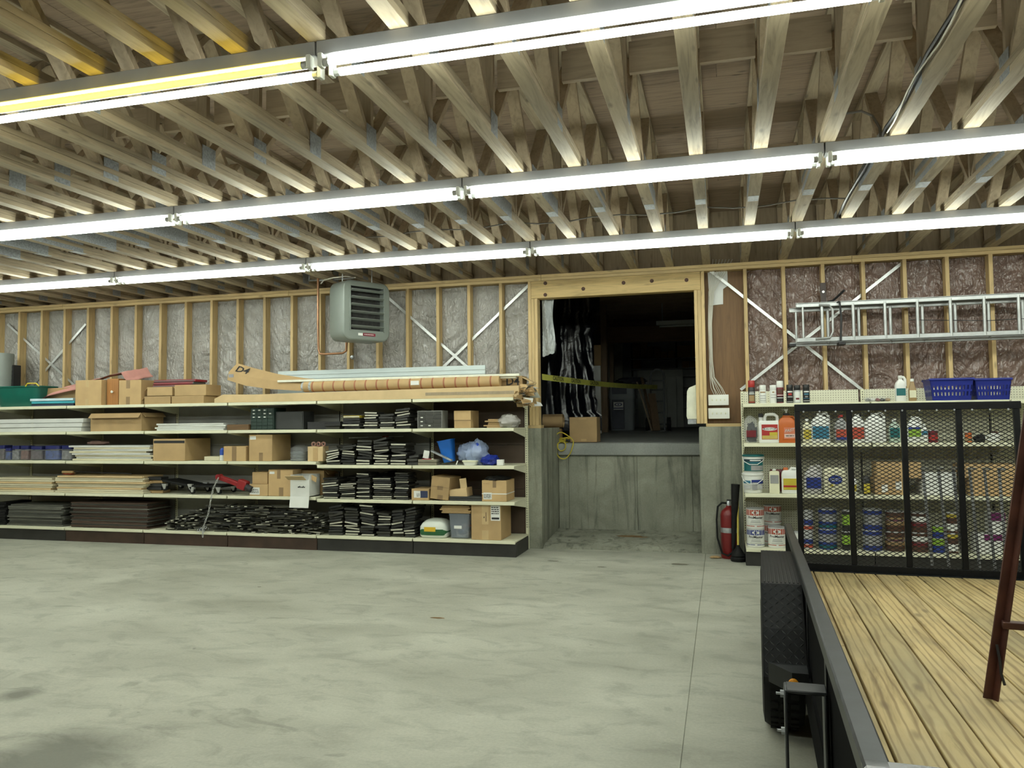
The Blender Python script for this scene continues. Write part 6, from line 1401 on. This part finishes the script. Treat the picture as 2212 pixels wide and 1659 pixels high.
# ================================================================ doorway things
t = thing('clear_sheet', 'torn clear plastic sheet hanging inside the doorway jamb', 'sheet', (-2.05, 9.05, 2.0))
pt = [(1171, 648), (1193, 648), (1195, 700), (1197, 760), (1196, 771), (1186, 775), (1172, 784)]
x0, x1 = PX(1171, 700, 9.1), PX(1196, 700, 9.1)
mb = MB().grid(10, 24, lambda s_, f_: (x0+(x1-x0)*s_+2.05+.012*math.sin(f_*7)*s_, .05+.02*math.sin(s_*7+f_*3), (2.97 if f_ == 1 else 2.28+.04*noise.noise(Vector((s_*3, 0, 1)))+(2.97-2.28)*f_+.04*s_*(1-f_))-2.0)); mb.build('film', CLEARF, t)
t = thing('black_sheet', 'large black plastic sheet hanging beyond the doorway', 'sheet', (-1.9, 11.2, fz(11.2)))
def bs(s_, f_):
    ul = 1178+10*f_; ur = [1296, 1290, 1282, 1280, 1283, 1286, 1290, 1300][min(7, int((1-f_)*7.99))]; u = ul+(ur-ul)*s_; v = 640+(1-f_)*(930-640)
    q = P(u, v, 11.2); y_ = 11.2+.10*noise.noise(Vector((s_*3.2, f_*1.1, 3)))+.05*noise.noise(Vector((s_*8+f_*2, f_*4, 9)))
    return (q.x+1.9, y_-11.2, max(q.z, fz(11.2)+.01)-fz(11.2))
MB().grid(36, 44, bs).build('film', BLKF, t)
wd2 = wood('old_post', (.24, .165, .10), 'z', .7, .3)
for k, (u0, u1, Y, vt, lb) in enumerate(((1299, 1312, 13.2, 700, 'weathered wooden post beside the black plastic sheet'), (1318, 1326, 14.6, 725, 'thin wooden post behind the grey bin'))):
    a, b = PX(u0, 850, Y), PX(u1, 850, Y); z1 = 3.5; o = MB().cbox(a, b, Y, Y+.12, fz(Y+.12), z1, .004).build('wooden_post', wd2); tag(o, lb, 'post')
hb = MB().cbox(PX(1306, 720, 14.4), PX(1580, 705, 14.4), 14.4, 14.55, PZ(1400, 738, 14.4), PZ(1400, 704, 14.4), .004).build('header_beam', wood('dark_header', (.26, .165, .095), 'x', .7, .2)); tag(hb, 'dark wooden beam spanning the storeroom', 'beam')
a, b = P(1418, 703, 13.4), P(1560, 694, 13.4); t = thing('unlit_strip_light', 'unlit grey strip light under the storeroom ceiling', 'light', (a.x, 13.4, a.z)); MB().cbox(0, 2.4, -.05, .05, 0, .07, .004).build('housing', DEAD, t); MB().cyl((.05, 0, -.02), (2.35, 0, -.02), .018, n=10).build('tube', DEAD, t); MB().cyl((.1, 0, .07), (.1, 0, 3.5-a.z), .006, n=6).build('hanger_rod', GALV, t); MB().cyl((2.2, 0, .07), (2.2, 0, 3.5-a.z), .006, n=6).build('hanger_rod', GALV, t)
# boxes at the dock edge
Y = 9.95
carton('tan carton standing at the edge of the raised floor', 1230, 1289, 901, fz(10.1)+.004, 10.02, .3, CARDD, tapes=[(.35, .62, .90, .97), (.42, .62, .03, .13)], tmat=CARD)
a, b = P(1175, 950, 10.0), P(1208, 950, 10.0); zb2 = fz(10.0)+.004
_, _, h = carton('brown carton under the cardboard roll at the raised edge', 1176, 1207, 926, zb2, 9.98, .25, CARDD)
t = thing('cardboard_roll', 'thick roll of brown cardboard lying on a carton in the doorway', 'roll', (PX(1192, 910, 10.0), 10.1, zb2+h+.001)); R = (PZ(1192, 893, 10.0)-PZ(1192, 925, 10.0))/2
w = (PX(1213, 910, 10.0)-PX(1170, 910, 10.0))/2; mb = MB(); sp2 = []
for k in range(48): a_ = k*.45; rr_ = R*(.55+.45*k/47); sp2.append((rr_*math.cos(a_), R+rr_*math.sin(a_)*.98))
vs = [(x_, p_[0], p_[1]) for x_ in (-w, w) for p_ in sp2]; mb.add(vs, [(i, i+1, i+49, i+48) for i in range(47)]); mb.build('roll', CARDD, t)
YC = plain('cord_yellow', (.62, .50, .05), .5)
cc = [(1200, 948), (1203, 938), (1212, 934), (1225, 940), (1238, 952), (1236, 968), (1230, 982), (1220, 991), (1208, 988), (1202, 975), (1204, 960), (1214, 953), (1222, 960), (1220, 970), (1212, 974), (1205, 968), (1206, 956)]
cpts = [P(u, v, 9.84) for u, v in cc]; sm = []
for i in range(len(cpts)-1):
    p0, p1, p2, p3 = cpts[max(0, i-1)], cpts[i], cpts[i+1], cpts[min(len(cpts)-1, i+2)]
    for f in (0, .25, .5, .75): sm.append(.5*((2*p1)+(p2-p0)*f+(2*p0-5*p1+4*p2-p3)*f*f+(3*p1-p0-3*p2+p3)*f**3))
o = MB().tube(sm, .007, 7).build('yellow_cord', YC); tag(o, 'yellow extension cord looping over the raised floor edge', 'cord')
t = thing('cord_coil', 'coiled yellow cord with a black plug between the two cartons', 'cord', (PX(1215, 945, 10.0), 10.02, fz(10.0)+.006))
for k in range(4): MB().tube([(.07*math.cos(a_)*(1+.1*k), .06*math.sin(a_), .008+.014*k+.012*math.sin(2*a_+k)) for a_ in [2*PI*i/20 for i in range(20)]], .007, 6, closed=True).build('cord_turn', YC, t)
MB().cyl((.05, -.05, .03), (.11, -.04, .02), .016, n=10).build('plug', INK, t)
# caution tape
YT = plain('caution_yellow', (.50, .50, .10), .45)
a, b = P(1171, 814, 9.12), P(1420, 836, 13.9)
t = thing('caution_tape', 'yellow CAUTION tape strung from the doorway jamb into the storeroom', 'tape', tuple(a)); dv = b-a
def tp(f_, s_): w_ = .036; k_ = dv*f_; return Vector((k_.x, k_.y, k_.z-.03*math.sin(PI*f_)+s_*w_))
mb = MB(); n = 40
for i in range(n+1): mb.v += [tuple(tp(i/n, -1)), tuple(tp(i/n, 1))]
for i in range(n): mb.f.append([2*i, 2*i+2, 2*i+3, 2*i+1]); mb.m.append(0)
mb.build('tape', YT, t)
nrm = Vector((dv.y, -dv.x, 0)).normalized()*-.003; nrm = -nrm if nrm.y > 0 else nrm
for s_, f_ in (('CAUTION', .10), ('CAUTION', .22), ('CAUTION', .36)):
    m_ = MB(); text_on(m_, s_, .075, lambda x, y: tp(f_+x/dv.length, y/.036)+nrm); m_.build('lettering', INK, t)
# grey bin, hand truck, boards, lumber
Y = 14.0; fl_ = fz(Y)
x0, x1 = PX(1314, 880, Y), PX(1372, 880, Y); w = (x1-x0)/2; zt = PZ(1340, 855, Y)-fl_; t = thing('grey_bin', 'tall grey waste bin with a swing top and a white recycling sticker', 'bin', ((x0+x1)/2, Y+.15, fl_)); GB = plain('bin_grey', (.20, .22, .235), .5, 0, .06, 5); DBG = plain('bin_navy', (.03, .035, .06), .5)
MB().sqlathe([(w*.82, .12, 0), (w*.86, .13, .02), (w*.96, .15, zt-.05), (w*1.02, .16, zt-.05), (w*1.02, .16, zt)], 26, p=7).build('body', GB, t); MB().cbox(-w*.72, w*.2, -.152, -.12, .03, zt-.07, .004).build('front_panel', DBG, t)
z2 = PZ(1340, 830, Y)-fl_; MB().sqlathe([(w*1.0, .155, zt), (w*.95, .15, zt+(z2-zt)*.8), (w*.7, .12, z2)], 26, p=6).build('swing_top', GB, t); MB().cbox(-w*.7, w*.4, -.158, -.13, zt+.03, z2-.04, .004).build('flap', DBG, t)
MB().box(-w*.60, w*.12, -.156, -.150, zt*.60, zt*.82).build('sticker', PAPER, t)
em_ = MB(); n = 16
ep = [(.07*math.cos(a_), .03*math.sin(a_)) for a_ in [2*PI*i/n for i in range(n)]]; ei = [(.05*math.cos(a_), .018*math.sin(a_)) for a_ in [2*PI*i/n for i in range(n)]]
ox, oz = -w*.24, zt*.75; em_.add([(ox+x_, -.158, oz+z_) for x_, z_ in ep+ei], [(i, (i+1) % n, n+(i+1) % n, n+i) for i in range(n)]); em_.cyl((ox, -.1575, oz), (ox, -.159, oz), .013, n=10); em_.box(ox-.09, ox+.09, -.1585, -.157, zt*.63, zt*.66)
em_.build('emblem', plain('emblem_navy', (.02, .03, .12), .5), t)
q = P(1360, 825, Y); tag(MB().blob((q.x, Y+.2, fl_+z2+.001), .28, .16, .07, .35, 3, 61, 22, 10).build('dark_bundle', plain('bundle_dark', (.03, .03, .04), .7)), 'dark crumpled bundle on the lid of the grey bin', 'bundle')
Y = 13.6; q = P(1421, 928, Y); fl_ = fz(Y); t = thing('hand_truck', 'grey steel hand truck with a loop handle and black wheels', 'hand truck', (q.x, Y, fl_)); HT = plain('truck_grey', (.16, .165, .17), .4, .4); h = PZ(1420, 797, Y)-fl_; hw = (PX(1435, 860, Y)-PX(1406, 860, Y))/2
lean = lambda z_: .12*z_
MB().tube([(-hw, lean(.02), .02)]+[(-hw, lean(z_), z_) for z_ in (.3, .6, h-hw)]+[(hw*math.cos(a_), lean(h), h-hw+hw*math.sin(a_)) for a_ in [PI*(1-k/8) for k in range(1, 8)]]+[(hw, lean(z_), z_) for z_ in (h-hw, .6, .3)]+[(hw, lean(.02), .02)], .018, 8).build('frame', HT, t)
for z_ in (.32, .52, .72, .88): MB().cyl((-hw, lean(z_), z_), (hw, lean(z_), z_), .012, n=8).build('rung', HT, t)
MB().cbox(-hw*1.3, hw*1.3, -.2, .02, .0, .012, .003).build('toe_plate', HT, t); MB().cyl((-hw*1.5, .12, .12), (hw*1.5, .12, .12), .012, n=8).build('axle', HT, t)
for sx in (-1, 1): MB().cyl((sx*hw*1.6-.03, .12, .12), (sx*hw*1.6+.03, .12, .12), .12, n=22).build('wheel', RUBBER, t)
WBD = plain('white_board', (.55, .57, .52), .5, 0, .04, 3)
for k, (u0, u1, vt, Y, lb) in enumerate(((1378, 1476, 800, 18.1, 'large white board leaning against the storeroom wall'), (1383, 1461, 816, 17.9, 'white board leaning in front of the largest board'), (1392, 1440, 830, 17.7, 'smallest white board behind the hand truck'))):
    x0, x1 = PX(u0, 860, Y), PX(u1, 860, Y); o = MB().cbox(x0, x1, Y, Y+.04, fz(Y), PZ(u0, vt, Y), .003).build('leaning_board', WBD); tag(o, lb, 'board')
lum = wood('lumber_brown', (.14, .09, .05), 'z', .7, .2)
for k, (u0, v0, u1, v1, Y, w_, lb) in enumerate(((1386, 815, 1412, 925, 13.5, .05, 'brown board leaning between the bin and the hand truck'), (1376, 825, 1408, 925, 13.3, .025, 'thin pale lath leaning beside the bin'), (1408, 850, 1418, 915, 13.35, .13, 'short brown board standing against the hand truck'))):
    a, b = P(u0, v0, Y+.25), P(u1, v1, Y); b.z = fz(Y)+.02; dv = a-b; M = dv.to_track_quat('Z', 'Y').to_matrix().to_4x4(); o = MB().cbox(-w_/2, w_/2, -.01, .01, 0, dv.length, .002, M=M).build('leaning_lumber', lum if k != 1 else WEB, None, False); o.location = b; tag(o, lb, 'lumber')
# storeroom shelving with small cartons
Y = 18.2; t = thing('storeroom_shelf', 'grey storeroom shelf holding small brown cartons', 'shelf', (-.9, Y, fz(Y)))
xa, xb = PX(1362, 760, Y), PX(1560, 760, Y)
for v in (773, 795, 812, 835, 850, 880): zz = PZ(1450, v, Y)-fz(Y); MB().cbox(xa+.9, xb+.9, 0, .35, zz-.02, zz, .002).build('board', plain('shelf_pale_grey', (.50, .51, .49), .6), t)  # shelf boards in an even pale grey
for x in (xa, (xa+xb)/2, xb): MB().cbox(x+.88, x+.92, .30, .34, 0, 2.0, .002).build('post', INK, t)
for k, (u0, u1, vt, vb) in enumerate(((1366, 1382, 738, 773), (1383, 1397, 735, 773), (1398, 1411, 748, 773), (1413, 1426, 748, 773), (1427, 1441, 760, 773), (1443, 1456, 758, 773), (1463, 1492, 746, 773), (1494, 1512, 743, 773), (1367, 1384, 778, 795), (1474, 1488, 780, 795), (1490, 1512, 780, 795))):
    zz = PZ((u0+u1)/2, vb, Y)+.003; carton('small brown carton on the storeroom shelf', u0, u1, vt, zz, Y+.02, .25, CARDD, name='small_carton', group='cartons on the storeroom shelf')
for k, (u0, u1, vt, vb, Y, mt, lb) in enumerate(((1311, 1345, 735, 772, 17.5, CREAMD, 'tall beige cabinet at the rear of the storeroom'), (1282, 1297, 790, 860, 12.8, PAPER, 'white board standing behind the black plastic sheet'), (1283, 1298, 745, 790, 12.85, CARDD, 'brown board standing above the white board'))):
    x0, x1 = PX(u0, 800, Y), PX(u1, 800, Y); z0 = fz(Y) if k != 2 else fz(Y); o = MB().cbox(x0, x1, Y+(.03 if k == 2 else 0), Y+.05, z0, PZ(u0, vt, Y), .003).build(['beige_cabinet', 'white_board', 'brown_board_sheet'][k], mt); tag(o, lb, 'board' if k else 'cabinet')
